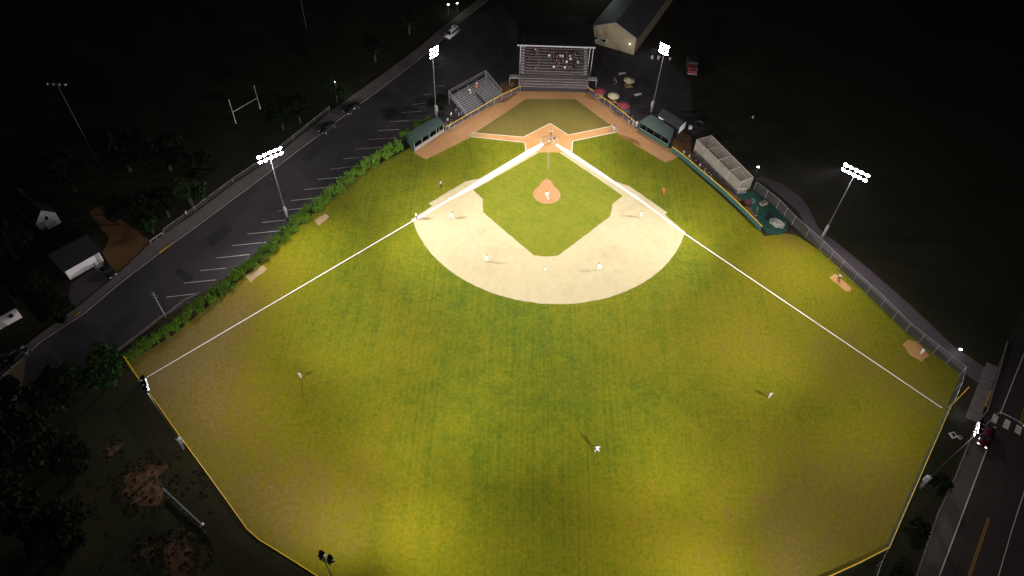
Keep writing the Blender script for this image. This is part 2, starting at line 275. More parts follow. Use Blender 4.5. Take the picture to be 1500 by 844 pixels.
for (p_,lb) in (((-20.80,-20.53),'white base beside the left foul line on the infield dirt'),((18.39,-16.94),'white base beside the right foul line on the infield dirt'),((-0.68,-38.96),'white base alone behind the infield grass, in the middle of the dirt arc')):
    thing_mesh('base',MB().hexa([(p_[0]-.19,p_[1]-.19,.02),(p_[0]+.19,p_[1]-.19,.02),(p_[0]+.19,p_[1]+.19,.02),(p_[0]-.19,p_[1]+.19,.02)],[(p_[0]-.17,p_[1]-.17,.1),(p_[0]+.17,p_[1]-.17,.1),(p_[0]+.17,p_[1]+.17,.1),(p_[0]-.17,p_[1]+.17,.1)]),M_CHALK,lb,'base','bases')
# bullpen mounds
for q in ([(-47.35,-28.62),(-45.50,-26.54),(-44.37,-27.35),(-46.08,-30.08)],[(-56.93,-44.10),(-54.32,-41.03),(-53.30,-42.00),(-55.60,-45.54)],[(54.44,-37.63),(55.77,-36.58),(58.16,-40.09),(57.66,-40.97),(56.69,-41.02)],[(63.66,-53.10),(65.26,-51.95),(66.63,-52.33),(68.05,-55.10),(66.06,-56.68),(64.51,-55.44)]):
    sheet('bullpen_dirt',ragged(q,.5,.2,4),.012,M_CLAYH if q[0][0]>0 else M_SANDE)
# --- paved areas
LOT=[(-74.72,-39.30),(-70.15,-32.21),(-65.76,-24.99),(-59.40,-14.54),(-52.21,-2.49),(-47.82,4.94),(-40.26,17.32),(-31.00,33.48),(-22.83,49.62),(-13.07,59.50),(-6.03,40.95),(-7.88,22.92),(-17.06,15.97),(-24.06,6.11),(-31.32,-1.91),(-39.14,-10.66),(-47.15,-22.41),(-53.28,-32.26),(-59.61,-43.42),(-64.24,-49.98),(-68.73,-54.32),(-73.85,-62.58),(-78.84,-70.59),(-88.67,-86.03),(-102.55,-86.69),(-105.85,-81.21),(-92.22,-65.95),(-87.94,-60.20),(-83.32,-54.24),(-79.76,-47.65)]
sheet('parking_lot',LOT,.004,M_ASPH)
SWT=[(-95.23,-73.37),(-90.95,-63.80),(-88.39,-59.20),(-84.25,-52.58),(-80.57,-45.53),(-77.14,-36.86),(-71.11,-27.93),(-66.09,-19.11),(-60.28,-10.92),(-53.20,2.37),(-50.89,6.90),(-41.33,22.32),(-34.00,34.52),(-27.26,47.48),(-19.82,60.73)]
SWB=[(-93.84,-76.05),(-89.93,-65.97),(-87.52,-60.61),(-82.79,-54.36),(-79.52,-47.63),(-74.72,-39.30),(-70.15,-32.21),(-65.76,-24.99),(-59.40,-14.54),(-52.21,-2.49),(-47.82,4.94),(-40.26,17.32),(-31.00,33.48),(-24.81,46.67),(-16.96,61.00)]
def strip_solid(name,A,B,z0,z1,m,**k):
    mb=MB()
    for i in range(len(A)-1):
        mb.hexa([(*B[i][:2],z0),(*B[i+1][:2],z0),(*A[i+1][:2],z0),(*A[i][:2],z0)],[(*B[i][:2],z1),(*B[i+1][:2],z1),(*A[i+1][:2],z1),(*A[i][:2],z1)])
    return mb.build(name,m,**k)
# pavement slabs, joints recessed, each slab a piece
pv=link('pavement',None,kind='structure')
cnt=0
for i in range(len(SWT)-1):
    L=dist(SWT[i],SWT[i+1]); k=max(1,round(L/3.0))
    for j in range(k):
        t0,t1=j/k+.002,(j+1)/k-.002; a=Lp(SWT[i],SWT[i+1],t0); b=Lp(SWT[i],SWT[i+1],t1); c=Lp(SWB[i],SWB[i+1],t1); d=Lp(SWB[i],SWB[i+1],t0)
        MB().hexa([(*d,-.1),(*c,-.1),(*b,-.1),(*a,-.1)],[(*d,.11),(*c,.11),(*b,.11),(*a,.11)]).build('slab',M_PAVE,pv)
mb=MB()
for a,b in zip(SWB,SWB[1:]): mb.bar((*a,0),(*b,0),.18,.15)
mb.build('kerb',M_PAVE,kind='structure')
MB().bar((*(-74.72,-39.30),.0),(*(-72.94,-36.39),.0),.28,.17).build('yellow_kerb',M_YELP,kind='structure')
MB().bar((*(-83.62,-54.10),.0),(*(-84.20,-55.06),.0),.28,.17).build('yellow_kerb',M_YELP,kind='structure')
sheet('driveway',[(-79.70,-47.15),(-83.09,-54.22),(-86.85,-51.62),(-87.96,-47.81),(-84.35,-42.35),(-81.82,-43.92)],.008,M_PATH)
sheet('dirt_drive',ragged([(-75.39,-37.73),(-79.89,-46.66),(-85.35,-39.78),(-85.45,-36.18),(-92.30,-29.04),(-90.40,-26.93),(-81.92,-33.16)],1,.3),.002,M_MUD)
sheet('brick_drive',[(-97.69,-64.17),(-89.02,-62.99),(-85.23,-74.12),(-90.06,-79.25)],.008,M_BRICK)
# low kerb wall along the lot behind the hedge
mb=MB(); kw=[(-63.90,-48.67),(-66.28,-50.58),(-67.89,-53.19),(-69.22,-54.66),(-71.51,-58.40),(-74.01,-62.16)]
for a,b in zip(kw,kw[1:]): mb.bar((*a,0),(*b,0),.3,.35)
mb.build('lot_wall',M_PAVE,kind='structure')
STR=[((-55.22,-26.39),(-49.79,-25.23)),((-57.39,-29.86),(-51.15,-28.48)),((-59.50,-33.22),(-53.23,-31.88)),((-61.54,-36.49),(-55.38,-35.19)),((-63.60,-39.85),(-57.68,-38.59)),((-65.70,-43.19),(-61.08,-42.31)),((-67.74,-46.43),(-62.02,-45.25)),((-69.78,-49.90),(-63.92,-48.59)),
((-53.17,-23.23),(-46.58,-21.76)),((-51.24,-19.78),(-44.94,-18.40)),((-49.07,-16.44),(-42.94,-15.14)),((-47.04,-13.01),(-40.79,-11.45)),((-44.83,-9.48),(-38.79,-8.13)),((-42.82,-6.02),(-37.17,-4.90)),((-40.80,-2.49),(-34.45,-1.42)),((-38.79,0.84),(-33.93,1.67)),((-36.63,4.28),(-32.32,5.02)),((-34.33,7.91),(-29.89,8.64)),((-32.27,11.24),(-29.12,11.89)),((-30.13,15.21),(-27.89,15.80)),((-27.22,18.93),(-25.25,19.23))]
for a,b in STR: line_sheet('parking_line',a,b,.13,.010,M_WHITEP)
for q in ([(-48.67,-13.35),(-48.06,-11.97),(-46.75,-13.43),(-47.31,-14.36)],[(-61.25,-19.63),(-60.62,-18.74),(-59.52,-19.72),(-60.01,-20.59)]):
    for i in range(4): line_sheet('painted_box_line',q[i],q[(i+1)%4],.09,.010,M_PATH)
M_SEAL=ground_mat('crack_sealant',[(.1,(.018,.017,.018)),(.9,(.03,.028,.03))],.4,4); M_PATCH=ground_mat('asphalt_repair',[(.1,(.03,.028,.03)),(.9,(.042,.038,.04))],.3,5)
for q in ([(-67.27,-35.02),(-64.51,-30.70),(-62.39,-32.47),(-65.33,-37.09)],[(-54.11,-9.91),(-51.64,-6.03),(-50.17,-7.32),(-52.27,-11.59)],[(-70.28,-44.07),(-69.84,-42.67),(-66.27,-44.67),(-66.87,-46.38)],[(-38.65,6.28),(-36.73,9.56),(-35.13,8.37),(-37.18,4.85)],[(-77.91,-58.76),(-75.17,-53.30),(-73.01,-54.57),(-75.51,-60.38)]): sheet('asphalt_patch',ragged(q,.5,.1),.006,M_PATCH)
for pts in ([(-71.75,-41.58),(-67.37,-39.02),(-64.66,-33.93),(-63.03,-28.67)],[(-66.73,-27.74),(-63.87,-30.09),(-63.08,-31.95)],[(-55.92,-8.43),(-51.40,-12.20),(-48.11,-13.97)],[(-60.98,-33.69),(-56.47,-24.67),(-53.72,-18.26),(-49.58,-10.27),(-43.64,-1.61)],[(-76.65,-52.61),(-73.56,-49.24),(-69.82,-47.38)],[(-39.80,14.17),(-34.89,14.01),(-31.13,16.79)],[(-60.59,-16.59),(-56.29,-19.50),(-54.18,-22.48)],[(68.52,-78.59),(65.89,-83.22),(62.06,-88.70),(58.67,-93.84)],[(72.65,-73.65),(73.42,-77.20),(70.43,-81.90)]):
    for a,b in zip(pts,pts[1:]): line_sheet('sealed_crack',a,b,.09,.0075 if a[0]<0 else .0085,M_SEAL)
# football field / concourse / right side
sheet('concourse',[(-17.06,15.97),(-7.88,22.92),(-6.16,47.65),(6.88,55.86),(22.67,40.17),(31.75,33.05),(35.57,25.86),(34.45,13.20),(36.83,6.87),(32.83,4.30),(30.19,-1.99),(20.19,6.13),(9.91,20.06),(-7.27,18.69),(-22.52,2.92),(-25.70,3.44),(-24.13,6.87)],.002,M_CONC)
sheet('clay_walk',ragged([(-10.40,13.76),(-7.73,17.26),(-7.93,24.67),(-11.56,22.05),(-12.53,17.44),(-14.44,12.90)],.6,.2),.006,M_MUD)
sheet('bench_strip',ragged([(27.86,0.73),(29.30,3.79),(31.10,5.68),(32.96,4.06),(32.02,-2.09),(34.33,-5.44),(39.73,-15.07),(42.71,-18.04),(43.61,-22.47),(44.05,-24.63)],.6,.1),.006,M_MUD)
sheet('bullpen_turf',[(39.88,-15.06),(42.55,-14.02),(43.97,-13.49),(47.89,-18.83),(49.72,-23.07),(48.82,-25.30),(46.56,-26.81),(44.56,-26.36),(43.46,-23.28),(42.52,-19.09)],.010,M_TURF)
sheet('cage_floor',[(32.18,-2.08),(39.84,-15.28),(42.70,-14.01),(35.82,-1.34)],.012,M_PATH)
sheet('footpath',[(44.81,-9.70),(46.76,-8.90),(50.81,-11.06),(53.55,-14.13),(54.94,-17.64),(55.43,-23.50),(56.42,-25.79),(57.63,-27.07),(63.01,-35.07),(68.49,-44.09),(73.07,-52.88),(77.27,-57.52),(75.42,-60.74),(74.31,-60.52),(72.33,-57.79),(66.04,-47.54),(60.65,-38.21),(54.58,-28.79),(53.67,-26.74),(52.36,-19.46),(49.94,-15.23),(46.97,-10.88)],.004,M_PATH)
ROADE=[(90.11,-42.91),(83.59,-51.24),(78.79,-58.87),(73.99,-66.23),(71.31,-68.71),(64.02,-78.76),(59.16,-84.90),(52.77,-94.47),(45.36,-105.20)]
sheet('road',ROADE+[(92.55,-103.35),(133.82,-35.23),(96.62,-33.92)],.004,M_ROAD)
sheet('parking_lane',[(71.31,-68.71),(64.02,-78.76),(59.16,-84.90),(52.77,-94.47),(45.36,-105.20),(48.62,-105.07),(56.12,-94.33),(66.61,-79.83),(74.20,-69.21)],.008,M_LANE)
pl=link('concrete_pad',None,kind='structure')
PQ=[(77.85,-56.18),(79.49,-57.11),(71.61,-68.83),(69.66,-67.76)]
for i in range(7):
    for j in range(2):
        def q_(u,v): return Lp(Lp(PQ[0],PQ[1],u),Lp(PQ[3],PQ[2],u),v)
        u0,u1=j/2+.01,(j+1)/2-.01; v0,v1=i/7+.004,(i+1)/7-.004
        MB().hexa([(*q_(u0,v0),-.1),(*q_(u1,v0),-.1),(*q_(u1,v1),-.1),(*q_(u0,v1),-.1)][::-1],[(*q_(u0,v0),.12),(*q_(u1,v0),.12),(*q_(u1,v1),.12),(*q_(u0,v1),.12)][::-1]).build('slab',M_PAVE,pl)
mb=MB()
for a,b in zip(ROADE[1:],ROADE[2:]): mb.bar((*a,0),(*b,0),.2,.14)
mb.build('kerb',M_PAVE,kind='structure')
strip_solid('roadside_strip',[(79.49,-57.11),(74.17,-65.16)],[(83.46,-51.55),(74.21,-65.96)],0,.12,M_PATH,kind='structure')
MB().bar((*(76.32,-62.07),.12),(*(73.83,-65.45),.12),.3,.03).build('yellow_kerb',M_YELP,kind='structure')
for a,b,w_ in (((74.20,-69.21),(56.12,-94.33),.16),((56.12,-94.33),(49.64,-103.33),.16),((85.48,-53.85),(75.96,-66.79),.14),((69.69,-86.90),(64.80,-93.96),.12),((76.76,-77.04),(69.69,-86.90),.12)): line_sheet('lane_line',a,b,w_,.012,M_WHITEP)
for a,b in (((66.77,-85.13),(60.33,-94.15)),((67.00,-85.22),(60.68,-94.14)),((80.90,-64.95),(78.43,-68.61)),((81.20,-65.07),(78.73,-68.72))): line_sheet('centre_line',a,b,.11,.012,M_YELP)
for q in ([(74.98,-66.66),(75.54,-67.28),(74.50,-68.68),(73.79,-68.20)],[(76.56,-67.60),(77.24,-68.12),(76.09,-69.72),(75.33,-69.22)],[(78.00,-68.63),(78.77,-69.11),(77.68,-70.68),(77.02,-70.03)],[(79.39,-69.59),(80.10,-70.06),(78.98,-71.62),(78.33,-71.03)]): sheet('crosswalk_stripe',q,.012,M_WHITEP)

# ------------------------------------------------------------------ floodlight poles
def head_mesh():
    m=MB(); n=12; prof=[(.06,-.34),(.16,-.30),(.27,-.14),(.33,.02),(.35,.04)]; vs=[]
    for r_,x in prof:
        for i in range(n): a=2*PI*i/n; vs.append((x,r_*math.cos(a),r_*math.sin(a)))
    fs=[(j*n+i,(j+1)*n+i,(j+1)*n+(i+1)%n,j*n+(i+1)%n) for j in range(4) for i in range(n)]; fs.append(tuple(range(n))); m.add(vs,fs); m.box((-.36,0,0),(.12,.2,.2)); return m.mesh('floodlight',M_BLACK,True)
def lens_mesh():
    n=12; vs=[(.06,0,0)]+[(.02,.32*math.cos(2*PI*i/n),.32*math.sin(2*PI*i/n)) for i in range(n)]; return MB().add(vs,[(0,1+i,1+(i+1)%n) for i in range(n)]).mesh('lens',M_LENS)
HM=head_mesh(); LM=lens_mesh()
def light_pole(base,h,aim,rows,cols,gap,label,spots,dark=False):
    """aim: ground point; rows of crossarms with cols heads each"""
    d=math.atan2(aim[1]-base[1],aim[0]-base[0]); t=thing('floodlight_pole',base,label,'light pole','floodlight poles round the ballpark',rz=d)
    MB().tube((0,0,0),(0,0,h+.2),.12,.06,10).build('pole',M_BLACK if dark else M_POLE,t,True)
    MB().tube((0,0,-.1),(0,0,.5),.4,.4,10).build('footing',M_PAVE,t)
    MB().tube((0,0,.5),(0,0,3.4),.27,.27,10).box((.33,0,2.6),(.3,.5,1.3)).build('control_box',M_STEEL if not dark else M_GRY,t)
    tilt=-math.atan2(h,dist(base,aim)*1.0)
    for r_ in range(rows):
        z=h-r_*(1.15 if rows==2 and cols==5 else .9); MB().box((0,0,z),(.12,(cols-1)*gap+.5,.12)).build('crossarm',M_POLE if not dark else M_BLACK,t)
        for c in range(cols):
            y=(c-(cols-1)/2)*gap; yaw=-.16*(c-(cols-1)/2)/max(1,(cols-1)/2)*-1
            o=link('floodlight',HM,t,(.48,y,z)); o.scale=(1.2,1.25,1.25); o.rotation_euler=(0,-tilt*(1.0+.1*r_),yaw)
            link('lens',LM,o)
    for i,(tx,ty,P_,ang_) in enumerate(spots):
        ld=bpy.data.lights.new('floodlight_beam','SPOT'); ld.energy=P_*1000*GAIN; ld.spot_size=R(ang_); ld.spot_blend=1.0; ld.shadow_soft_size=.35; ld.color=(1,.95,.91)
        o=bpy.data.objects.new('floodlight_beam',ld); col.objects.link(o); o.parent=t
        p0=Vector((1.15,(i-(len(spots)-1)/2)*gap*.9,h-.5)); o.location=p0
        ca,sa=math.cos(-d),math.sin(-d); gx,gy=tx-base[0],ty-base[1]; loc=Vector((gx*ca-gy*sa,gx*sa+gy*ca,0)); v=loc-p0; o.rotation_euler=v.to_track_quat('-Z','Y').to_euler()
    return t
A1=(-26.18,6.72); A2=(24.42,12.43); B1=(-52.64,-28.58); B2=(55.80,-26.60); C1=(-56.94,-79.74); C2=(57.91,-80.58)
LP=[(A1,18.1,(4,-20),3,3,.8,'grey floodlight pole behind the left dugout near the open bleachers',[(20, -40, 55, 70), (25, -15, 44, 92), (0, -92, 64, 70), (25, -15, 11, 150)],.5),
(A2,18.0,(-4,-20),3,3,.8,'grey floodlight pole behind the right dugout by the dark shed',[(-20, -40, 55, 70), (-25, -15, 44, 92), (0, -92, 64, 70), (-25, -15, 11, 150)],.5),
(B1,17.3,(-13,-74),2,5,1.05,'grey floodlight pole in the hedge beside the parking lot',[(20, -40, 160, 60), (-30, -70, 7, 85), (-30, -70, 32, 150), (0, -4, 34, 85), (0, -18, 42, 60)],4.5),
(B2,18.0,(18,-73),2,5,1.05,'grey floodlight pole beside the footpath right of the field',[(-20, -40, 160, 60), (30, -70, 7, 85), (30, -70, 32, 150), (0, -4, 34, 85), (0, -18, 42, 60)],1.5),
(C1,18.8,(-10,-50),2,3,.85,'black floodlight pole outside the left outfield fence near the foul pole',[(25, -15, 48, 70), (0, -4, 64, 70), (-25, -20, 10, 150)],5),
(C2,18.6,(10,-50),2,3,.85,'black floodlight pole between the right outfield fence and the road',[(-25, -15, 48, 70), (0, -4, 64, 70), (25, -20, 10, 150)],3),
((-27.9,-101.9),18.0,(-6,-50),2,2,1.2,'black floodlight pole at the bottom edge left of centre',[(25, -15, 115, 60), (-20, -45, 70, 60), (0, -86, 40, 100), (-30, -70, 30, 120), (0, -4, 20, 60)],1.2),
((30,-108),18.2,(6,-50),2,2,1.2,'black floodlight pole beyond the bottom edge right of centre',[(-25, -15, 115, 60), (20, -45, 62, 60), (0, -86, 40, 100), (30, -70, 26, 120), (0, -4, 20, 60)],.8)]
for i,(b_,h_,a_,r_,c_,g_,lb,sp,sl) in enumerate(LP):
    t=light_pole(b_,h_,a_,r_,c_,g_,lb,sp,dark=i>3)
    ld=bpy.data.lights.new('floodlight_spill','POINT'); ld.energy=sl*1000*GAIN; ld.shadow_soft_size=.6; ld.color=(1,.93,.93)
    o=bpy.data.objects.new('floodlight_spill',ld); col.objects.link(o); o.parent=t; o.location=(1.3,0,h_-1.0)

# ------------------------------------------------------------------ people
def capsule(m,a,b,ra,rb=None,n=10):
    rb=ra if rb is None else rb; m.sphere(a,ra,n,6); m.sphere(b,rb,n,6); m.tube(a,b,ra,rb,n)
def remesh(m,name,voxel,ratio,material,smooth=True):
    me=m.mesh(name); o=bpy.data.objects.new('tmp',me); col.objects.link(o)
    r=o.modifiers.new('r','REMESH'); r.mode='VOXEL'; r.voxel_size=voxel; r.use_smooth_shade=smooth
    if ratio<1: d=o.modifiers.new('d','DECIMATE'); d.ratio=ratio
    dg=bpy.context.evaluated_depsgraph_get(); out=bpy.data.meshes.new_from_object(o.evaluated_get(dg)); out.name=name
    bpy.data.objects.remove(o); bpy.data.meshes.remove(me); out.materials.clear(); out.materials.append(material); out.polygons.foreach_set('use_smooth',[True]*len(out.polygons)); return out
V=Vector
def pose(kind):
    """joints of a 1.8 m figure facing -y (x to its left is +x)"""
    J=dict(pel=V((0,0,.95)),che=V((0,0,1.38)),neck=V((0,0,1.53)),head=V((0,-.02,1.67)))
    for s,k in ((-1,'R'),(1,'L')):
        J['sh'+k]=V((s*.19,0,1.45)); J['el'+k]=V((s*.25,.02,1.16)); J['wr'+k]=V((s*.25,-.08,.92)); J['hp'+k]=V((s*.10,0,.93)); J['kn'+k]=V((s*.12,-.02,.5)); J['an'+k]=V((s*.13,.02,.08)); J['to'+k]=V((s*.15,-.16,.035))
    def lean(up,fw,items=('che','neck','head','shR','shL')): 
        for i in items: J[i]=J[i]+V((0,-fw*(J[i].z-.95)/.6,-up*(J[i].z-.95)/.6))
    def drop(h,back=0):
        for i in ('pel','che','neck','head','shR','shL','hpR','hpL','elR','elL','wrR','wrL'): J[i]=J[i]+V((0,back,-h))
    if kind=='hips':
        for s,k in ((-1,'R'),(1,'L')): J['el'+k]=V((s*.40,.06,1.2)); J['wr'+k]=V((s*.2,-.05,1.02)); J['kn'+k]=V((s*.17,-.02,.5)); J['an'+k]=V((s*.22,.02,.08)); J['to'+k]=V((s*.26,-.15,.035))
    if kind=='ready':
        lean(.14,.42); drop(.2,.12)
        for s,k in ((-1,'R'),(1,'L')): J['el'+k]=J['sh'+k]+V((s*.1,-.14,-.24)); J['wr'+k]=J['el'+k]+V((-s*.1,-.2,-.12)); J['kn'+k]=V((s*.27,-.15,.48)); J['an'+k]=V((s*.33,.06,.08)); J['to'+k]=V((s*.38,-.12,.035))
    if kind=='squat':
        lean(.08,.3); drop(.6,.12)
        for s,k in ((-1,'R'),(1,'L')): J['el'+k]=J['sh'+k]+V((s*.06,-.2,-.2)); J['wr'+k]=J['el'+k]+V((-s*.06,-.24,.04)); J['kn'+k]=V((s*.3,-.32,.46)); J['an'+k]=V((s*.24,.0,.09)); J['to'+k]=V((s*.3,-.18,.035))
    if kind=='pitch':
        lean(.1,.3); drop(.2,0)
        J['knL']=V((.2,-.5,.5)); J['anL']=V((.22,-.72,.08)); J['toL']=V((.22,-.92,.035)); J['knR']=V((-.2,.3,.42)); J['anR']=V((-.32,.62,.14)); J['toR']=V((-.34,.5,.03))
        J['elL']=J['shL']+V((.2,-.2,-.1)); J['wrL']=J['elL']+V((-.08,-.2,.1)); J['elR']=J['shR']+V((-.24,.1,.1)); J['wrR']=J['elR']+V((-.05,-.05,.26))
    if kind=='spread':
        for s,k in ((-1,'R'),(1,'L')): J['kn'+k]=V((s*.24,-.02,.46)); J['an'+k]=V((s*.38,.02,.08)); J['to'+k]=V((s*.42,-.15,.035)); J['el'+k]=J['sh'+k]+V((s*.22,-.06,-.18)); J['wr'+k]=J['el'+k]+V((-s*.12,-.22,-.06))
        drop(.06,0); lean(.05,.2)
    if kind=='walk':
        J['knL']=V((.11,-.2,.5)); J['anL']=V((.12,-.32,.1)); J['toL']=V((.13,-.5,.06)); J['anR']=V((-.12,.36,.12)); J['knR']=V((-.11,.08,.48)); J['toR']=V((-.13,.22,.03)); J['wrL']=V((.26,.18,.97)); J['wrR']=V((-.26,-.3,1.0))
    if kind=='bat':
        lean(.04,.14); drop(.1,.04)
        for s,k in ((-1,'R'),(1,'L')): J['kn'+k]=V((s*.22,-.12,.47)); J['an'+k]=V((s*.3,.03,.08)); J['to'+k]=V((s*.33,-.14,.035))
        J['elR']=J['shR']+V((-.2,-.12,-.1)); J['wrR']=V((-.12,-.3,1.42)); J['elL']=J['shL']+V((.04,-.24,-.06)); J['wrL']=V((-.04,-.32,1.34))
    if kind=='sit':   # seat at .45
        drop(.42,.0)
        for i in ('pel','hpR','hpL'): J[i].z=.56
        for s,k in ((-1,'R'),(1,'L')): J['hp'+k]=V((s*.1,0,.56)); J['kn'+k]=V((s*.14,-.42,.54)); J['an'+k]=V((s*.14,-.44,.09)); J['to'+k]=V((s*.15,-.62,.04)); J['el'+k]=J['sh'+k]+V((s*.05,-.08,-.26)); J['wr'+k]=V((s*.1,-.3,.68))
        J['che']=V((0,-.03,.98)); 
    return J
def hand(m,el,wr,s,curl=.5):
    d=(wr-el).normalized(); side=V((s,0,0)); side=(side-d*side.dot(d)).normalized(); pn=d.cross(side)
    if pn.y>0: pn=-pn
    k=wr+d*.05; fw=V((0,-1,0)); fw=(fw-d*fw.dot(d)); fw=fw.normalized() if fw.length>.1 else side
    capsule(m,wr,k+d*.02,.03,.036,8)
    for i,L in enumerate((.068,.08,.074,.056)):
        b=k+d*.035+fw*(.03-.02*i); c=b+d*L*.55; e=c+(d*(1-curl)-side*curl*s*0+pn*curl).normalized()*L*.5
        m.tube(b,c,.0105,.0105,6); m.tube(c,e,.0105,.009,6); m.sphere(c,.0105,6,4); m.sphere(e,.009,6,4)
    t0=wr+d*.025+fw*.03; t1=t0+(d*.6+fw*.8).normalized()*.045; m.tube(t0,t1,.013,.011,6); m.tube(t1,t1+d*.03,.011,.009,6); m.sphere(t1,.011,6,4)
def figure(kind):
    J=pose(kind); b=MB(); tw=(J['neck']-J['pel'])
    m=b
    for s,k in ((-1,'R'),(1,'L')):
        q=V((s*.07,0,0)); capsule(m,J['pel']+q,J['che']+q*1.2,.12,.125); capsule(m,J['sh'+k]-V((s*.04,0,0)),J['che'],.075,.11)
        capsule(m,J['sh'+k],J['el'+k],.055,.042); capsule(m,J['el'+k],J['wr'+k],.042,.028); hand(m,J['el'+k],J['wr'+k],s)
        capsule(m,J['hp'+k],J['kn'+k],.092,.058); capsule(m,J['kn'+k],J['an'+k],.058,.038); capsule(m,J['an'+k]-V((0,-.04,.02)),J['to'+k],.042,.036)
    capsule(m,J['neck']-(tw.normalized()*.06),J['head']-V((0,-.02,.06)),.056,.052)
    h=J['head']; m.sphere(h,.1,12,8,(.84,1.0,1.12)); m.sphere(h+V((0,-.04,-.07)),.058,8,6,(.95,.9,.9)); m.tube(h+V((0,-.085,.015)),h+V((0,-.115,-.02)),.008,.018,6); m.sphere(h+V((0,-.105,-.02)),.019,6,4)
    for s in (-1,1): m.sphere(h+V((s*.085,.005,-.01)),.026,6,5,(.45,.8,1.1))
    m.sphere(h+V((0,-.088,-.062)),.02,8,5,(1.3,.6,.45))
    body=remesh(b,'body',.013,.35,M_SKIN[0])
    m=MB()
    for s,k in ((-1,'R'),(1,'L')):
        q=V((s*.075,0,0)); capsule(m,J['pel']+q+V((0,0,.02)),J['che']+q*1.2,.137,.143); capsule(m,J['sh'+k]-V((s*.04,0,0)),J['che'],.092,.125); capsule(m,J['sh'+k],J['sh'+k].lerp(J['el'+k],.8),.075,.066)
    shirt=remesh(m,'shirt',.022,.6,M_WHT)
    m=MB()
    for s,k in ((-1,'R'),(1,'L')):
        q=V((s*.075,0,0)); capsule(m,J['pel']+q,J['hp'+k],.143,.12); capsule(m,J['hp'+k],J['kn'+k],.115,.082); capsule(m,J['kn'+k],J['an'+k],.08,.056)
    trs=remesh(m,'trousers',.022,.6,M_WHT)
    m=MB(); m.sphere(h+V((0,.004,.035)),.115,12,6,(.88,1,.85)); m.hexa([(h.x-.07,h.y-.09,h.z+.045),(h.x+.07,h.y-.09,h.z+.045),(h.x+.06,h.y-.19,h.z+.025),(h.x-.06,h.y-.19,h.z+.025)][::-1],[(h.x-.07,h.y-.09,h.z+.06),(h.x+.07,h.y-.09,h.z+.06),(h.x+.06,h.y-.19,h.z+.035),(h.x-.06,h.y-.19,h.z+.035)][::-1]); cap=m.mesh('cap',M_NAVY,True)
    m=MB(); m.sphere(h+V((0,.025,.03)),.11,10,6,(.9,.98,1.02)); hair=m.mesh('hair',M_HAIR,True)
    m=MB()
    for k in 'RL': capsule(m,J['an'+k]-V((0,-.045,.03)),J['to'+k],.052,.044,8)
    shoes=m.mesh('shoes',M_BLK,True)
    m=MB(); g=J['wrL']+(J['wrL']-J['elL']).normalized()*.1; m.sphere(g,.12,8,6,(.9,.6,1)); m.tube(g,g+V((.1,-.05,.06)),.05,.03,8); glove=m.mesh('glove',M_MITT,True)
    return dict(body=body,shirt=shirt,trousers=trs,cap=cap,hair=hair,shoes=shoes,glove=glove,J=J)
FIG={k:figure(k) for k in ('stand','hips','ready','squat','pitch','spread','walk','bat','sit')}
def person(kind,loc,rz,shirt,trs,label,cap=None,group=None,glove=False,bat=False,sc=1.0,skin=0,helmet=None):
    F=FIG[kind]; t=thing('person',loc,label,'person',group,rz); t.scale=(sc,sc,sc)
    setm(link('body',F['body'],t),M_SKIN[skin]); setm(link('shirt',F['shirt'],t),shirt); setm(link('trousers',F['trousers'],t),trs); link('shoes',F['shoes'],t)
    if cap is not None: setm(link('cap',F['cap'],t),cap)
    else: link('hair',F['hair'],t)
    if glove: link('glove',F['glove'],t)
    return t
W,Nv,Bk,Gy,Mr,Rd,Kh,Bl=M_WHT,M_NAVY,M_BLK,M_GRY,M_MAR,M_REDC,M_KHA,M_BLU
FG='players and umpires on the field'
home=math.pi  # facing +y (towards home from the outfield)
def face(p_,q): return math.atan2(q[1]-p_[1],q[0]-p_[0])+PI/2
H=(0,0)
PL=[('pitch',(-0.43,-18.85),W,W,'pitcher in white striding on the clay mound',Nv,1,0),
('ready',(-19.88,-26.23),W,W,'white-clad fielder on the sand just right of the left foul line',Nv,1,0),
('ready',(-12.18,-37.55),W,W,'white-clad fielder deep on the sand, left of the two near the arc',Nv,1,0),
('ready',(9.73,-38.33),W,W,'white-clad fielder deep on the sand, right of the two near the arc',Nv,1,1),
('stand',(18.87,-23.49),W,W,'white-clad fielder on the sand beside the right foul line',Nv,1,0),
('stand',(-41.79,-65.85),W,W,'outfielder in white standing alone in left part of the outfield',Nv,1,0),
('spread',(7.52,-77.07),W,W,'outfielder in white with feet spread, nearest to the viewer in centre',Nv,1,0),
('stand',(37.14,-65.61),W,W,'outfielder in white standing alone in right part of the outfield',Nv,1,1)]
for k,p_,s_,tr,lb,cp,gl,sk in PL: person(k,p_,face(p_,H),s_,tr,lb,cp,FG,bool(gl),skin=sk,sc=1.04)
person('hips',(0.42,1.90),0,Gy,Bk,'home plate umpire in grey shirt and black trousers standing behind the catcher',Bk,FG,sc=1.08)
person('squat',(0.18,0.77),0,Gy,Gy,'catcher crouching behind home plate in front of the umpire',Bk,FG,glove=True)
bt=person('bat',(1.18,-0.37),PI/2,Bk,W,'batter in black top and white trousers holding a bat at the plate',Bk,FG,sc=1.06)
MB().tube((-.08,-.33,1.36),(-.3,.05,2.05),.016,.035,8).build('bat',M_WOOD,bt,True)
person('stand',(-26.89,-26.89),face((-26.89,-26.89),(-5,-20)),W,Nv,'base umpire in white shirt and navy trousers on the left foul line',Nv,FG,sc=1.08)
person('hips',(-22.84,-16.99),face((-22.84,-16.99),(-5,-20)),Gy,Nv,'base coach in grey top standing on the grass left of the foul line',Nv,FG,sc=1.05)
person('spread',(24.42,-16.11),face((24.42,-16.11),(0,-10)),Rd,Rd,'base coach dressed all in red on the grass right of the infield',Rd,FG,sc=1.05)
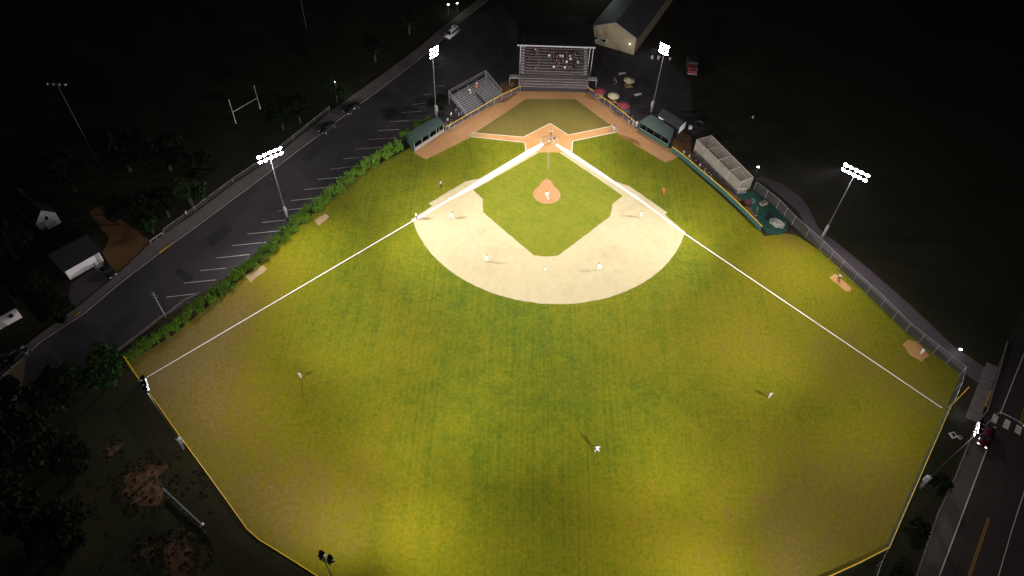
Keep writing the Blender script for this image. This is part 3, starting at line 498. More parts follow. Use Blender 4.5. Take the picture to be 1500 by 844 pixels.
od=person('bat',(15.06,5.24),face((15.06,5.24),(0,-10)),Bk,W,'on-deck batter in black top and white trousers on the right-hand circle',Bk,FG,sc=1.08)
MB().tube((-.08,-.33,1.36),(-.3,.05,2.05),.016,.035,8).build('bat',M_WOOD,od,True)
person('hips',(56.03,-38.14),face((56.03,-38.14),(20,-60)),W,Bk,'player in white top on the upper right bullpen mound',Bk,FG)
person('stand',(66.35,-55.05),face((66.35,-55.05),(20,-60)),W,W,'player in white on the lower right bullpen mound near the corner',Bk,FG)
# bench clusters beside the dugouts
GL='players gathered at the end of the left dugout'; GR='players gathered at the end of the right dugout'
for i,(p_,s_,tr,lb) in enumerate([((-24.05,2.56),Nv,W,'player in navy top and white trousers leaning at the left dugout end'),((-23.50,3.35),Nv,Gy,'player in navy and grey in the group at the left dugout end'),((-22.81,2.65),Bk,W,'player in black top nearest the clay in the group by the left dugout'),((-23.28,4.38),W,Nv,'player in white top among the group behind the left dugout end'),((-22.45,3.94),Nv,W,'rightmost player of the group by the left dugout end'),((-24.82,0.76),Bk,Gy,'player in black leaning on the front rail of the left dugout')]):
    person(('stand','hips')[i%2],p_,face(p_,(0,-5)),s_,tr,lb,Nv,GL,sc=1.05)
for i,(p_,s_,tr,lb) in enumerate([((18.72,7.81),Bk,Gy,'leftmost dark-clad player at the end of the right dugout'),((19.43,8.64),Mr,Gy,'player in maroon top behind the right dugout end'),((19.63,7.11),Bk,W,'player in black top and white trousers by the right dugout end'),((20.39,6.65),W,W,'player all in white standing on the clay edge at the right dugout end'),((20.03,8.17),Bk,Bk,'player all in black close to the right dugout roof')]):
    person(('stand','hips')[i%2],p_,face(p_,(0,-5)),s_,tr,lb,Bk,GR,sc=1.05)

# ------------------------------------------------------------------ dugouts
def dugout(label,F0,F1,B0,B1,hf,hb):
    """F0,F1 front base line; B0,B1 back base line, ground points"""
    t=thing('dugout',((F0[0]+B1[0])/2,(F0[1]+B1[1])/2),label,'dugout','green-roofed dugouts'); o=(t.location.x,t.location.y)
    def g(p_,z): return (p_[0]-o[0],p_[1]-o[1],z)
    L=dist(F0,F1); n=4
    # roof in boards
    k=max(6,int(L/.9))
    for i in range(k):
        a0,a1=i/k+.001,(i+1)/k-.001; a=Lp(F0,F1,a0); b=Lp(F0,F1,a1); c=Lp(B0,B1,a1); d=Lp(B0,B1,a0)
        o1=MB().hexa([g(a,hf),g(b,hf),g(c,hb),g(d,hb)],[g(a,hf+.12),g(b,hf+.12),g(c,hb+.12),g(d,hb+.12)]).build('roof_panel',M_GREENR,t)
    b0=Lp(B0,F0,.06); b1=Lp(B1,F1,.06); MB().bar(g(b0,0),g(b1,0),.2,hb).build('back_wall',M_GREEND,t)
    e0=Lp(F0,F1,.02); e1=Lp(F0,F1,.98); 
    MB().bar(g(Lp(e0,b0,.0),0),g(b0,0),.18,hf-.02).build('side_wall',M_GREEND,t); MB().bar(g(e1,0),g(b1,0),.18,hf-.02).build('side_wall',M_GREEND,t)
    for i in range(n+1):
        p_=Lp(F0,F1,.03+.94*i/n); MB().box((p_[0]-o[0],p_[1]-o[1],hf/2),(.12,.12,hf)).build('post',M_STEEL if label.find('left')>0 else M_GREENR,t)
    fi=Lp(F0,F1,.04); fj=Lp(F0,F1,.96); MB().bar(g(fi,.0),g(fj,.0),.16,.85).build('front_wall',M_STEEL if 'left' in label else M_TEAL,t)
    MB().bar(g(fi,.86),g(fj,.86),.1,.08).build('rail',M_STEEL,t)
    q0=Lp(Lp(F0,B0,.72),Lp(F1,B1,.72),.08); q1=Lp(Lp(F0,B0,.72),Lp(F1,B1,.72),.92); MB().bar(g(q0,.4),g(q1,.4),.4,.06).bar(g(q0,0),g(q1,0),.1,.4).build('bench',M_PLANK,t)
    return q0,q1
q0,q1=dugout('long left dugout with green roof and grey front wall',(-29.84,-5.97),(-23.74,1.71),(-31.67,-2.78),(-25.59,3.95),2.2,2.35)
for i in range(6):
    p_=Lp(q0,q1,.08+.15*i); person('sit',(*p_,.0),face(p_,(-15,-20)),(Nv,W,Bk,Nv,Nv,W)[i],(W,Gy)[i%2],('leftmost','second from left','third from left','third from right','second from right','rightmost')[i]+' of the players seated on the bench inside the left dugout',Nv,'players seated in the left dugout')
q0,q1=dugout('long right dugout with green roof and teal front wall',(20.62,5.53),(27.02,-0.66),(23.58,8.43),(28.37,3.23),2.2,2.35)
for i in range(6):
    p_=Lp(q0,q1,.08+.15*i); person('sit',(*p_,.0),face(p_,(15,-20)),(W,Bk,Bk,W,Mr,W)[i],(W,Gy)[i%2],('leftmost','second from left','third from left','third from right','second from right','rightmost')[i]+' of the players seated on the bench inside the right dugout',Bk,'players seated in the right dugout')
# shed behind the right dugout
def gable(name,label,cat,A,B,C,D,h,rh,wm,rm,ov=.4,group=None,extra=None):
    """A,B front eave ground corners; C,D rear (A-B and D-C are the long sides). ridge parallel to A-B"""
    ox,oy=(A[0]+C[0])/2,(A[1]+C[1])/2; t=thing(name,(ox,oy),label,cat,group); g=lambda p_,z:(p_[0]-ox,p_[1]-oy,z)
    m=MB(); M1=Lp(A,D,.5); M2=Lp(B,C,.5)
    m.add([g(A,0),g(B,0),g(C,0),g(D,0),g(A,h),g(B,h),g(C,h),g(D,h),g(M1,h+rh),g(M2,h+rh)],[(0,1,5,4),(1,2,6,9,5),(2,3,7,6),(3,0,4,8,7),(4,5,9,8),(6,7,8,9)]); m.build('wall',wm,t)
    for (E0,E1,out) in ((A,B,-1),(D,C,-1)):
        far=(D,C) if E0 is A else (A,B)
        e0=Lp(E0,far[0],-ov/dist(A,D)); e1=Lp(E1,far[1],-ov/dist(A,D)); r0=Lp(M1,M2,-ov/dist(A,B)); r1=Lp(M1,M2,1+ov/dist(A,B)); f0=Lp(e0,e1,-ov/dist(A,B)); f1=Lp(e0,e1,1+ov/dist(A,B))
        dz=h-rh*ov/(dist(A,D)/2); 
        o=MB().hexa([g(f0,dz+.02),g(f1,dz+.02),g(r1,h+rh+.02),g(r0,h+rh+.02)],[g(f0,dz+.16),g(f1,dz+.16),g(r1,h+rh+.16),g(r0,h+rh+.16)]).build('roof',rm,t)
    return t,g
t,g=gable('storage_shed','dark gabled shed behind the right dugout with white board on its end','shed',(25.28,7.79),(29.27,3.54),(31.68,6.48),(27.70,11.09),2.7,.5,M_BLACK,M_DROOF,.3)
a=(29.47,3.43); b=(31.55,6.09); MB().bar(g(Lp(a,b,.1),.9),g(Lp(a,b,.9),.9),.06,1.9).build('white_board',M_SIGN,t)
a=(25.25,7.48); b=(26.19,6.50); MB().bar(g(a,1.7),g(b,1.7),.06,.9).build('notice_board',M_SIGN,t)

# ------------------------------------------------------------------ grandstand
gx0,gx1=-7.2,9.3; gy0=18.3; SL=.34
def gyy(x): return .03*(x-gx0)
t=thing('grandstand',(0,18.5),'roofed grandstand with grey bench rows behind home plate','grandstand'); oy=18.5
gs=lambda x,y,z:(x,y+gyy(x)-oy,z)
MB().hexa([gs(gx0,gy0+.5,0),gs(gx1,gy0+.5,0),gs(gx1,gy0+.7,0),gs(gx0,gy0+.7,0)],[gs(gx0,gy0+.5,1.45),gs(gx1,gy0+.5,1.45),gs(gx1,gy0+.7,1.45),gs(gx0,gy0+.7,1.45)]).build('backstop_wall',M_BLACK,t)
def plank(n_,y,z,d,h_,m,x0=gx0,x1=gx1): return MB().hexa([gs(x0,y,z-h_),gs(x1,y,z-h_),gs(x1,y+d,z-h_),gs(x0,y+d,z-h_)],[gs(x0,y,z),gs(x1,y,z),gs(x1,y+d,z),gs(x0,y+d,z)]).build(n_,m,t)
ROWS=[]
for i in range(3): # front box rows
    y=gy0+.05+i*.8; z=1.5+i*.22; plank('deck_board',y,z,.78,.08,M_DECK); plank('bench',y+.42,z+.42,.3,.05,M_PLANK)
yw=gy0+2.45; plank('walkway',yw,2.2,1.5,.1,M_DECK)
for i in range(3): plank('walkway_board',yw+.02+i*.5,2.215,.46,.01,M_DECK)
y1=yw+1.55
for i in range(14):
    y=y1+i*.76; z=2.5+i*.30; plank('deck_board',y,z,.74,.08,M_DECK); 
    for (xa,xb) in ((gx0+1.3,-1.9),(-1.7,4.6),(4.8,gx1-1.2)): plank('bench',y+.44,z+.42,.3,.05,M_PLANK,xa,xb)
    for xa in (gx0+.15,gx1-.95): plank('step',y+.37,z+.15,.34,.15,M_PLANK,xa,xa+.85)
    ROWS.append((y,z))
for x in (gx0-.05,gx1+.05): MB().hexa([gs(x-.05,gy0,0),gs(x+.05,gy0,0),gs(x+.05,y1+10.6,0),gs(x-.05,y1+10.6,0)],[gs(x-.05,gy0,1.4),gs(x+.05,gy0,1.4),gs(x+.05,y1+10.6,6.2),gs(x-.05,y1+10.6,6.2)]).build('side_wall',M_BLACK,t)
for x in (gx0,gx1):
    mb=MB(); mb.path([gs(x,gy0,1.5),gs(x,gy0,2.6),gs(x,yw,3.2),gs(x,y1,3.4),gs(x,y1+10.6,7.4)],.05,6); mb.build('railing',M_STEEL,t)
RY0=(-8.10,24.14,9.00); RY1=(9.54,24.77,9.00)
ryf=24.3; RH=9.0
for i in range(12):
    xa=gx0-.9+(gx1-gx0+2.2)*i/12; xb=gx0-.9+(gx1-gx0+2.2)*(i+1)/12-.02
    MB().hexa([gs(xa,ryf,RH-.1),gs(xb,ryf,RH-.1),gs(xb,ryf+10.9,RH-.9),gs(xa,ryf+10.9,RH-.9)],[gs(xa,ryf,RH+.02),gs(xb,ryf,RH+.02),gs(xb,ryf+10.9,RH-.78),gs(xa,ryf+10.9,RH-.78)]).build('roof_panel',M_DROOF,t)
MB().hexa([gs(gx0-.9,ryf-.12,RH-.28),gs(gx1+1.3,ryf-.12,RH-.28),gs(gx1+1.3,ryf-.02,RH-.28),gs(gx0-.9,ryf-.02,RH-.28)],[gs(gx0-.9,ryf-.12,RH+.06),gs(gx1+1.3,ryf-.12,RH+.06),gs(gx1+1.3,ryf-.02,RH+.06),gs(gx0-.9,ryf-.02,RH+.06)]).build('fascia',M_ALU,t)
for x in (gx0-.1,gx1+.1,gx1+.9):
    MB().box(gs(x,ryf+.3,RH/2),(.16,.16,RH-.2)).build('roof_post',M_ALU,t)
for x in (gx0-.1,1.0,gx1+.1): MB().box(gs(x,ryf+10.4,4.1),(.2,.2,8.0)).build('roof_post',M_ALU,t)
for s_,xa,xb in ((-1,gx0-2.5,gx0-.1),(1,gx1+.1,gx1+2.4)):
    r=MB().hexa([gs(xa,yw+.1,2.0),gs(xb,yw+.1,2.0),gs(xb,yw+1.4,2.0),gs(xa,yw+1.4,2.0)],[gs(xa,yw+.1,2.15),gs(xb,yw+.1,2.15),gs(xb,yw+1.4,2.15),gs(xa,yw+1.4,2.15)]); 
    for q in (xa+.1,xb-.1): r.box(gs(q,yw+.2,1),(.1,.1,2.0)); r.box(gs(q,yw+1.3,1),(.1,.1,2.0))
    r.build('landing',M_ALU,t)
# spectators on the stand: x, row (0 = first above the walkway), shirt, label
SP=[((-3.46,35.38),'w',Gy,'spectator in grey high up at the left of the grandstand'),((-3.09,34.16),'d',Mr,'spectator in maroon high up at the left of the grandstand'),((-2.40,35.16),'d',Bk,'spectator in black high up at the left of the grandstand'),
((-4.62,30.63),'d',Bk,'lone spectator in black at the far left of the grandstand'),((-3.02,26.25),'d',Bk,'left one of the dark pair low on the grandstand'),((-2.51,27.18),'d',Nv,'right one of the dark pair low on the grandstand'),((1.43,26.91),'w',W,'lone spectator in white low in the middle of the grandstand')]
def seat(px,row): return px
def srow(x,r,shirt,label,group='spectators in the grandstand',trs=None,cap=None):
    y,z=ROWS[r]; p_=gs(x,y+.58,z); person('sit',(p_[0],p_[1]+oy,p_[2]),rnd.uniform(-.25,.25),shirt,trs or rnd.choice((Bk,Nv,Kh)),label,cap,group,skin=rnd.choice((0,0,1,2)),sc=rnd.uniform(.95,1.05))
srow(-3.6,7,Gy,'spectator in grey, highest of the trio at the left of the grandstand'); srow(-3.3,6,Mr,'spectator in maroon, lowest of the trio at the left of the grandstand'); srow(-2.9,7,Bk,'spectator in black, rightmost of the trio at the left of the grandstand')
srow(-5.0,4,Bk,'lone spectator in black at the far left of the grandstand'); srow(-3.4,1,Bk,'left one of the dark pair low in the grandstand'); srow(-2.8,2,Nv,'right one of the dark pair low in the grandstand'); srow(1.0,1,W,'lone spectator in white on a low row in the middle of the grandstand',cap=W)
crowd=[(x,r_-2) for x,r_ in [(-.3,8),(.3,8),(.9,8),(-.2,7),(.4,7),(1.0,7),(1.7,7),(.2,6),(1.8,6),(2.5,7),(3.1,7),(4.0,8),(4.7,8),(5.4,8),(6.1,8),(4.2,7),(4.9,7),(5.5,7),(6.2,7),(4.3,6),(5.0,6),(5.6,6),(6.6,6),(6.9,5),(1.6,5),(2.2,5),(3.3,5),(4.1,5),(5.6,5),(6.2,4),(4.6,3),(5.2,3),(6.4,3),(3.7,3)]]
wh={(x,r_-2):v for (x,r_),v in {(-.2,7):'spectator in white at the left edge of the grandstand crowd',(2.5,7):'left of the two light-shirted spectators in the middle of the crowd',(3.1,7):'right of the two light-shirted spectators in the middle of the crowd',(5.0,6):'spectator in white in the thick of the right half of the crowd',(4.9,7):'spectator in pale grey right of the middle of the crowd',(3.7,3):'spectator in white, lowest left of the grandstand crowd',(6.9,5):'spectator in pale grey at the right edge of the crowd',(4.1,5):'spectator in white just below the middle of the crowd'}.items()}
for i,(x,r) in enumerate(crowd):
    if (x,r) in wh: srow(x,r,Gy if 'grey' in wh[(x,r)] or 'light' in wh[(x,r)] else W,wh[(x,r)])
    else:
        s_=(Bk,Mr,Nv,Bk,Mr)[i%5]; nm={id(Bk):'black',id(Mr):'maroon',id(Nv):'navy'}[id(s_)]
        srow(x,r,s_,'spectator in %s in the %s row of the %s part of the grandstand crowd'%(nm,{6:'top',5:'second',4:'third',3:'fourth',2:'fifth',1:'lowest'}[r],'left' if x<1.3 else 'middle' if x<4.45 else 'right'),group='dark-clad spectators in the grandstand crowd')

# ------------------------------------------------------------------ open bleachers (left)
FL=(-19.45,8.01); FR=(-11.35,16.97); RL=(-23.58,11.73,3); RR2=(-15.73,20.11,3)
t=thing('bleachers',FL,'open aluminium bleachers left of the grandstand','bleachers'); bo=FL
DV=V((RL[0]-FL[0],RL[1]-FL[1],0)); XV=V((FR[0]-FL[0],FR[1]-FL[1],0)); nr=10; BROW=[]
def bb(u,v,z): return (XV.x*u+DV.x*v,XV.y*u+DV.y*v,z)
for i in range(nr):
    v=.04+.094*i; z=.45+.24*i
    for (u0,u1) in ((0,.46),(.54,1)) if i<6 else ((0,1),):
        MB().bar(bb(u0,v,z),bb(u1,v,z),.26,.05).build('bench',M_ALU,t); MB().bar(bb(u0,v-.045,z-.28),bb(u1,v-.045,z-.28),.24,.04).build('footboard',M_ALU,t)
    BROW.append((v,z))
mb=MB()
for u in (0,.25,.5,.75,1): mb.path([bb(u,0,.1),bb(u,.98,2.5)],.05,5); mb.path([bb(u,.98,0),bb(u,.98,2.9)],.05,5); mb.path([bb(u,.5,0),bb(u,.5,1.3)],.05,5)
mb.build('frame',M_STEEL,t)
for u in (0,1):
    mb=MB(); mb.path([bb(u,.02,0),bb(u,.02,1.3),bb(u,1,3.9),bb(u,1,0)],.045,6); mb.path([bb(u,.02,.8),bb(u,1,3.4)],.03,5); mb.build('side_rail',M_ALU,t)
mb=MB(); mb.path([bb(0,1,3.9),bb(1,1,3.9)],.045,6); mb.path([bb(0,1,3.4),bb(1,1,3.4)],.03,5); mb.build('back_rail',M_ALU,t)
GB='spectators on the open bleachers'
def bs(u,r,s_,lb,kind='sit'):
    v,z=BROW[r]; q=bb(u,v,z-.45); person(kind,(q[0]+bo[0],q[1]+bo[1],q[2] if kind=='sit' else z+.05),face((-20,12),(-5,-12)),s_,Kh,lb,None,GB)
bs(.42,7,W,'spectator in white, leftmost on the open bleachers'); bs(.40,6,Gy,'spectator in grey just below the one in white on the bleachers')
for i,(u,r,s_,c) in enumerate([(.60,8,Mr,'maroon'),(.66,8,W,'white'),(.72,8,Bk,'black'),(.62,7,Rd,'red'),(.70,7,Nv,'navy')]): bs(u,r,s_,'spectator in %s in the group high on the open bleachers'%c)
for p_,s_,tr,lb in (((-21.69,8.10),Bl,Kh,'person in blue standing by the front left corner of the bleachers'),((-20.34,7.16),Bl,Bk,'person in blue and black in front of the bleachers corner'),((-22.69,6.73),W,Kh,'person in white walking between the bleachers and the left dugout'),((-21.01,7.63),Nv,W,'person in navy and white between two in blue by the bleachers')):
    person('walk' if 'walking' in lb else 'stand',p_,face(p_,(0,0)),s_,tr,lb,None,'people by the bleachers corner')

# ------------------------------------------------------------------ fences
def fence(pts,h,label,cap=None,mesh=M_CHAIN,post=M_STEEL,spacing=3,cat='fence',group=None,capw=.14,pad=None,rail=True):
    o=pts[0]; t=thing('fence',(o[0],o[1]),label,cat,group); g=lambda p_,z:(p_[0]-o[0],p_[1]-o[1],z)
    PM=MB().tube((0,0,0),(0,0,h),.04,.04,6).mesh('post',post)
    for a,b in zip(pts,pts[1:]):
        L=dist(a,b); k=max(1,round(L/spacing))
        for i in range(k):
            c=Lp(a,b,i/k); d=Lp(a,b,(i+1)/k); link('post',PM,t,g(c,0))
            if pad: MB().bar(g(Lp(c,d,.01),.04),g(Lp(c,d,.99),.04),.12,h-.06).build('pad',pad,t)
            else: MB().bar(g(c,.05),g(d,.05),.03,h-.08).build('mesh_panel',mesh,t)
        if cap: MB().bar(g(a,h),g(b,h),capw,.1).build('cap',cap,t)
        elif rail: MB().tube(g(a,h),g(b,h),.03,.03,6).build('top_rail',post,t)
    link('post',PM,t,g(pts[-1],0)); return t
fence([q[:2] for q in FENCE_L],1.95,'left outfield fence with yellow cap and dark windscreen',M_YEL,M_SCREEN,M_BLACK,group='outfield fences with yellow caps',capw=.1)
fence([q[:2] for q in FENCE_R],1.95,'right outfield fence with yellow cap running beside the road',M_YEL,M_SCREEN,M_BLACK,group='outfield fences with yellow caps',capw=.1)
fence([q[:2] for q in FENCE_RB],1.95,'short yellow-capped fence in the bottom right corner',M_YEL,M_SCREEN,M_BLACK,group='outfield fences with yellow caps',capw=.16)
fence([(49.00,-91.24,2)[:2],(47.41,-93.27,2)[:2],(45.64,-96.00,2)[:2],(42.32,-100.68,2)[:2]],1.9,'plain grey fence beyond the bottom right corner of the field',None,M_CHAIN,M_STEEL)
fence([(44.04,-13.49),(47.89,-18.83),(50.13,-23.56),(54.29,-30.42),(56.94,-35.39),(62.32,-44.45),(65.23,-50.11),(68.65,-54.77),(71.83,-59.17),(69.93,-62.41),(67.35,-66.05)],2.5,'tall chain-link fence along the footpath on the right',None,M_CHAIN,M_STEEL,spacing=3.4)
fence([(27.61,-1.58),(29.90,-4.36),(32.46,-8.09),(36.53,-14.00),(39.97,-19.67),(43.29,-25.66)],1.2,'teal padded fence with yellow cap right of the infield',M_YEL,None,M_GREEND,pad=M_TEAL,spacing=2.2,group='padded and capped side fences',capw=.08)
fence([(-23.45,1.11),(-18.10,6.95),(-11.25,14.51),(-6.92,18.30)],1.6,'chain-link fence with yellow cap from left dugout to grandstand',M_YEL,M_BSNET,M_STEEL,spacing=2.4,group='padded and capped side fences',capw=.08)
fence([(9.37,19.18),(13.32,14.80),(17.42,9.78),(20.03,6.12)],1.6,'chain-link fence with yellow cap from grandstand to right dugout',M_YEL,M_BSNET,M_STEEL,spacing=2.4,group='padded and capped side fences',capw=.08)
fence([(32.21,-3.02),(34.20,-6.37),(39.66,-15.50)],.9,'low dark rail fence along the players bench strip',None,M_BSNET,M_BLACK,spacing=2.4)
# foul poles
for p_,h,lb in (((-68.14,-67.78),7.2,'thin yellow foul pole at the left field corner'),((67.75,-65.89),6.4,'thin yellow foul pole at the right field corner')):
    t=thing('foul_pole',p_,lb,'foul pole','foul poles'); MB().tube((0,0,0),(0,0,h),.055,.05,8).build('pole',M_YEL,t); MB().tube((0,0,0),(0,0,.15),.3,.3,8).build('footing',M_PAVE,t)
# ------------------------------------------------------------------ batting cage
cA,cB,cC,cD=(32.74,-1.32),(40.19,-14.93),(43.15,-13.12),(36.22,0.37)
t=thing('batting_cage',cA,'long grey netted batting cage beside the teal fence','batting cage'); g=lambda p_,z:(p_[0]-cA[0],p_[1]-cA[1],z); CH=3.4
n=4
for side,(a,b) in (('side_net',(cA,cB)),('side_net',(cD,cC))):
    for i in range(n): MB().bar(g(Lp(a,b,i/n),.05),g(Lp(a,b,(i+1)/n),.05),.03,CH-.05).build(side,M_NET,t)
for a,b in ((cA,cD),(cB,cC)): MB().bar(g(a,.05),g(b,.05),.03,CH-.05).build('end_net',M_NET,t)
for i in range(n): # sagging top net
    vs=[];K=8
    for u in range(K+1):
        for v in range(K+1):
            a=Lp(cA,cB,(i+u/K)/n); b=Lp(cD,cC,(i+u/K)/n); p_=Lp(a,b,v/K); s_=math.sin(PI*u/K)*math.sin(PI*v/K); vs.append(g(p_,CH-.45*s_+.04*rnd.uniform(-1,1)))
    MB().add(vs,[(u*(K+1)+v,(u+1)*(K+1)+v,(u+1)*(K+1)+v+1,u*(K+1)+v+1) for u in range(K) for v in range(K)]).build('top_net',M_NET,t)
for i in range(n+1):
    a=Lp(cA,cB,i/n); b=Lp(cD,cC,i/n); MB().path([g(a,0),g(a,CH),g(b,CH),g(b,0)],.07,6).build('frame_hoop',M_STEEL,t)
MB().path([g(cA,CH),g(cB,CH)],.06,6).build('side_pipe',M_STEEL,t); MB().path([g(cD,CH),g(cC,CH)],.06,6).build('side_pipe',M_STEEL,t)
MB().path([g(Lp(cA,cB,.5),CH),g(Lp(cD,cC,.5),CH-.35),g(Lp(cB,cC,.5),CH)],.03,5).build('cable',M_STEEL,t)
# things on the bullpen mat
thing_mesh('rubber_mat',MB().box((0,0,.03),(2.6,1.7,.05)),M_TARP,'black rubber mat under the pile of pale rope','mat').location=(*(46.63,-22.28),0)
o=col.objects['rubber_mat']; o.rotation_euler=(0,0,-.7); o.scale=(1.25,1.1,1)
m=MB(); p0=(47.24,-23.43)
for k in range(16):
    pts=[]; cx_,cy_=rnd.uniform(-.6,.6),rnd.uniform(-.7,.7); r1,r2=rnd.uniform(.4,1.0),rnd.uniform(.4,1.0); ph=rnd.uniform(0,6)
    for j in range(15): a=ph+j*.42; pts.append((cx_+r1*math.cos(a)*1.1,cy_+r2*math.sin(a),.1+.02*k+.05*rnd.random()))
    m.path(pts,.05,5)
m.build('rope_pile',M_ROPE,None,True,label='tangled pile of pale rope on the green mat by the padded fence',cat='rope pile').location=(*p0,0)
# pitching screen, ball cart
t=thing('equipment_cart',(41.79,-18.31),'dark maroon equipment cart on the green mat beside the fence','cart'); MB().hexa([(-.55,-.5,.3),(.55,-.5,.3),(.55,.5,.3),(-.55,.5,.3)],[(-.75,-.65,1.1),(.75,-.65,1.1),(.75,.65,1.1),(-.75,.65,1.1)]).build('basket',M_MAR,t); MB().path([(.75,-.5,1.1),(1.1,-.5,1.5),(1.1,.5,1.5),(.75,.5,1.1)],.03,6).build('handle',M_STEEL,t)
for dx in (-.4,.4):
    for dy in (-.4,.4): MB().tube((dx-.04,dy,.15),(dx+.04,dy,.15),.15,.15,10).build('wheel',M_TYRE,t)
t=thing('tarp_box',(45.38,-17.65),'pale olive box on the green mat near the tall fence','box',rz=.5); MB().box((0,0,.25),(1.5,.9,.5)).build('box',M_TAN,t); MB().box((0,0,.53),(1.56,.96,.05)).build('lid',M_KHA,t)
t=thing('pitching_screen',(41.29,-14.54),'small pale net screen at the end of the batting cage','screen',rz=.35); MB().path([(-1,0,0),(-1,0,1.2),(1,0,1.2),(1,0,0),(-1,0,0)],.04,6).build('frame',M_STEEL,t); MB().box((0,0,.6),(1.95,.02,1.15)).build('net',M_NET,t)
t=thing('rake',(43.12,-21.30),'thin long-handled rake leaning by the padded fence','rake'); MB().tube((0,0,.05),(.2,.9,1.6),.03,.03,6).build('handle',M_WOOD,t); MB().box((0,0,.05),(.7,.08,.1)).build('rake_head',M_STEEL,t)
# bench strip people
GS='people seated along the bench strip behind the teal fence'
bx=[((30.25,-2.69),W,'white','nearest the right dugout'),((31.32,-4.03),W,'white','second from the right dugout'),((31.66,-4.94),Bk,'black','just behind the second one in white'),((33.22,-6.90),W,'white','in the middle of the strip'),((33.71,-7.78),Mr,'maroon','left one of the maroon pair'),((34.22,-8.42),Mr,'maroon','right one of the maroon pair'),((34.79,-9.73),Nv,'navy','just past the maroon pair'),((35.14,-10.37),M_GRN,'green','farthest from the dugout'),((32.46,-5.81),Nv,'navy','between the black and the white one')]
for p_,s_,c,w_ in bx: person('sit',p_,face(p_,(0,-20)),s_,rnd.choice((W,Bk,Gy)),'person in %s on the bench strip, %s'%(c,w_),Bk if c in('white','black') else None,GS)
t=thing('players_bench',(30.76,-3.60),'long low bench behind the teal padded fence','bench'); b0=(30.76,-3.60); b1=(35.53,-10.79); MB().bar((0,0,.38),(b1[0]-b0[0],b1[1]-b0[1],.38),.35,.06).build('seat',M_PLANK,t)
for u in (.02,.33,.66,.98): MB().box(((b1[0]-b0[0])*u,(b1[1]-b0[1])*u,.19),(.1,.3,.38)).build('leg',M_STEEL,t)

# ------------------------------------------------------------------ planting
def leaves(m,c,r,n,s,sq=1.0,rn=rnd):
    for _ in range(n):
        v=V((rn.gauss(0,1),rn.gauss(0,1),rn.gauss(0,1))).normalized()*r*(rn.random()**.4); v.z*=sq
        p_=V(c)+v; a=V((rn.gauss(0,1),rn.gauss(0,1),rn.gauss(0,1)+.6)).normalized(); u=a.orthogonal().normalized()*s*rn.uniform(.6,1.2); w_=a.cross(u).normalized()*s*rn.uniform(.35,.7)
        m.add([p_-u,p_-w_*.9,p_+u,p_+w_],[(0,1,2,3)])
def tree_meshes(seed,h,r,nc,nl,leaf,bark=M_BARK,ls=.34):
    rn=random.Random(seed); tk=MB(); cr=MB(); tk.tube((0,0,0),(.1,.05,h*.55),r*.09,r*.05,8)
    for i in range(nc):
        a=2*PI*i/nc*2.4+rn.uniform(-.4,.4); rr=r*rn.uniform(.15,.8); z=h*rn.uniform(.45,.9)*(1-.18*rr/r); c=(rr*math.cos(a),rr*math.sin(a),z)
        tk.tube((.05,.03,h*rn.uniform(.3,.5)),(c[0]*.9,c[1]*.9,c[2]-.2),r*.035,r*.012,5); leaves(cr,c,r*rn.uniform(.26,.42),nl,ls,.8,rn)
    return tk.mesh('trunk',bark),cr.mesh('crown',leaf)
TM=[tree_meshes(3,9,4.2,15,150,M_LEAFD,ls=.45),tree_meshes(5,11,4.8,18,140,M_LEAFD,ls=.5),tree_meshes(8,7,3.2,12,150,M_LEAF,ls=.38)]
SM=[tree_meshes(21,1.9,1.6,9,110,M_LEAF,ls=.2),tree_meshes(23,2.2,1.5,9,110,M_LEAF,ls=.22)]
def tree(name,p_,M_,label,cat,group,sc=1,leaf=None):
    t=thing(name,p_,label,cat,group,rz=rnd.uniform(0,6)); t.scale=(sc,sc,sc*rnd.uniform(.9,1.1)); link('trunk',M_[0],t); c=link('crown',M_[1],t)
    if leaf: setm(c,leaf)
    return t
GT='trees in the dark beyond the ball park'
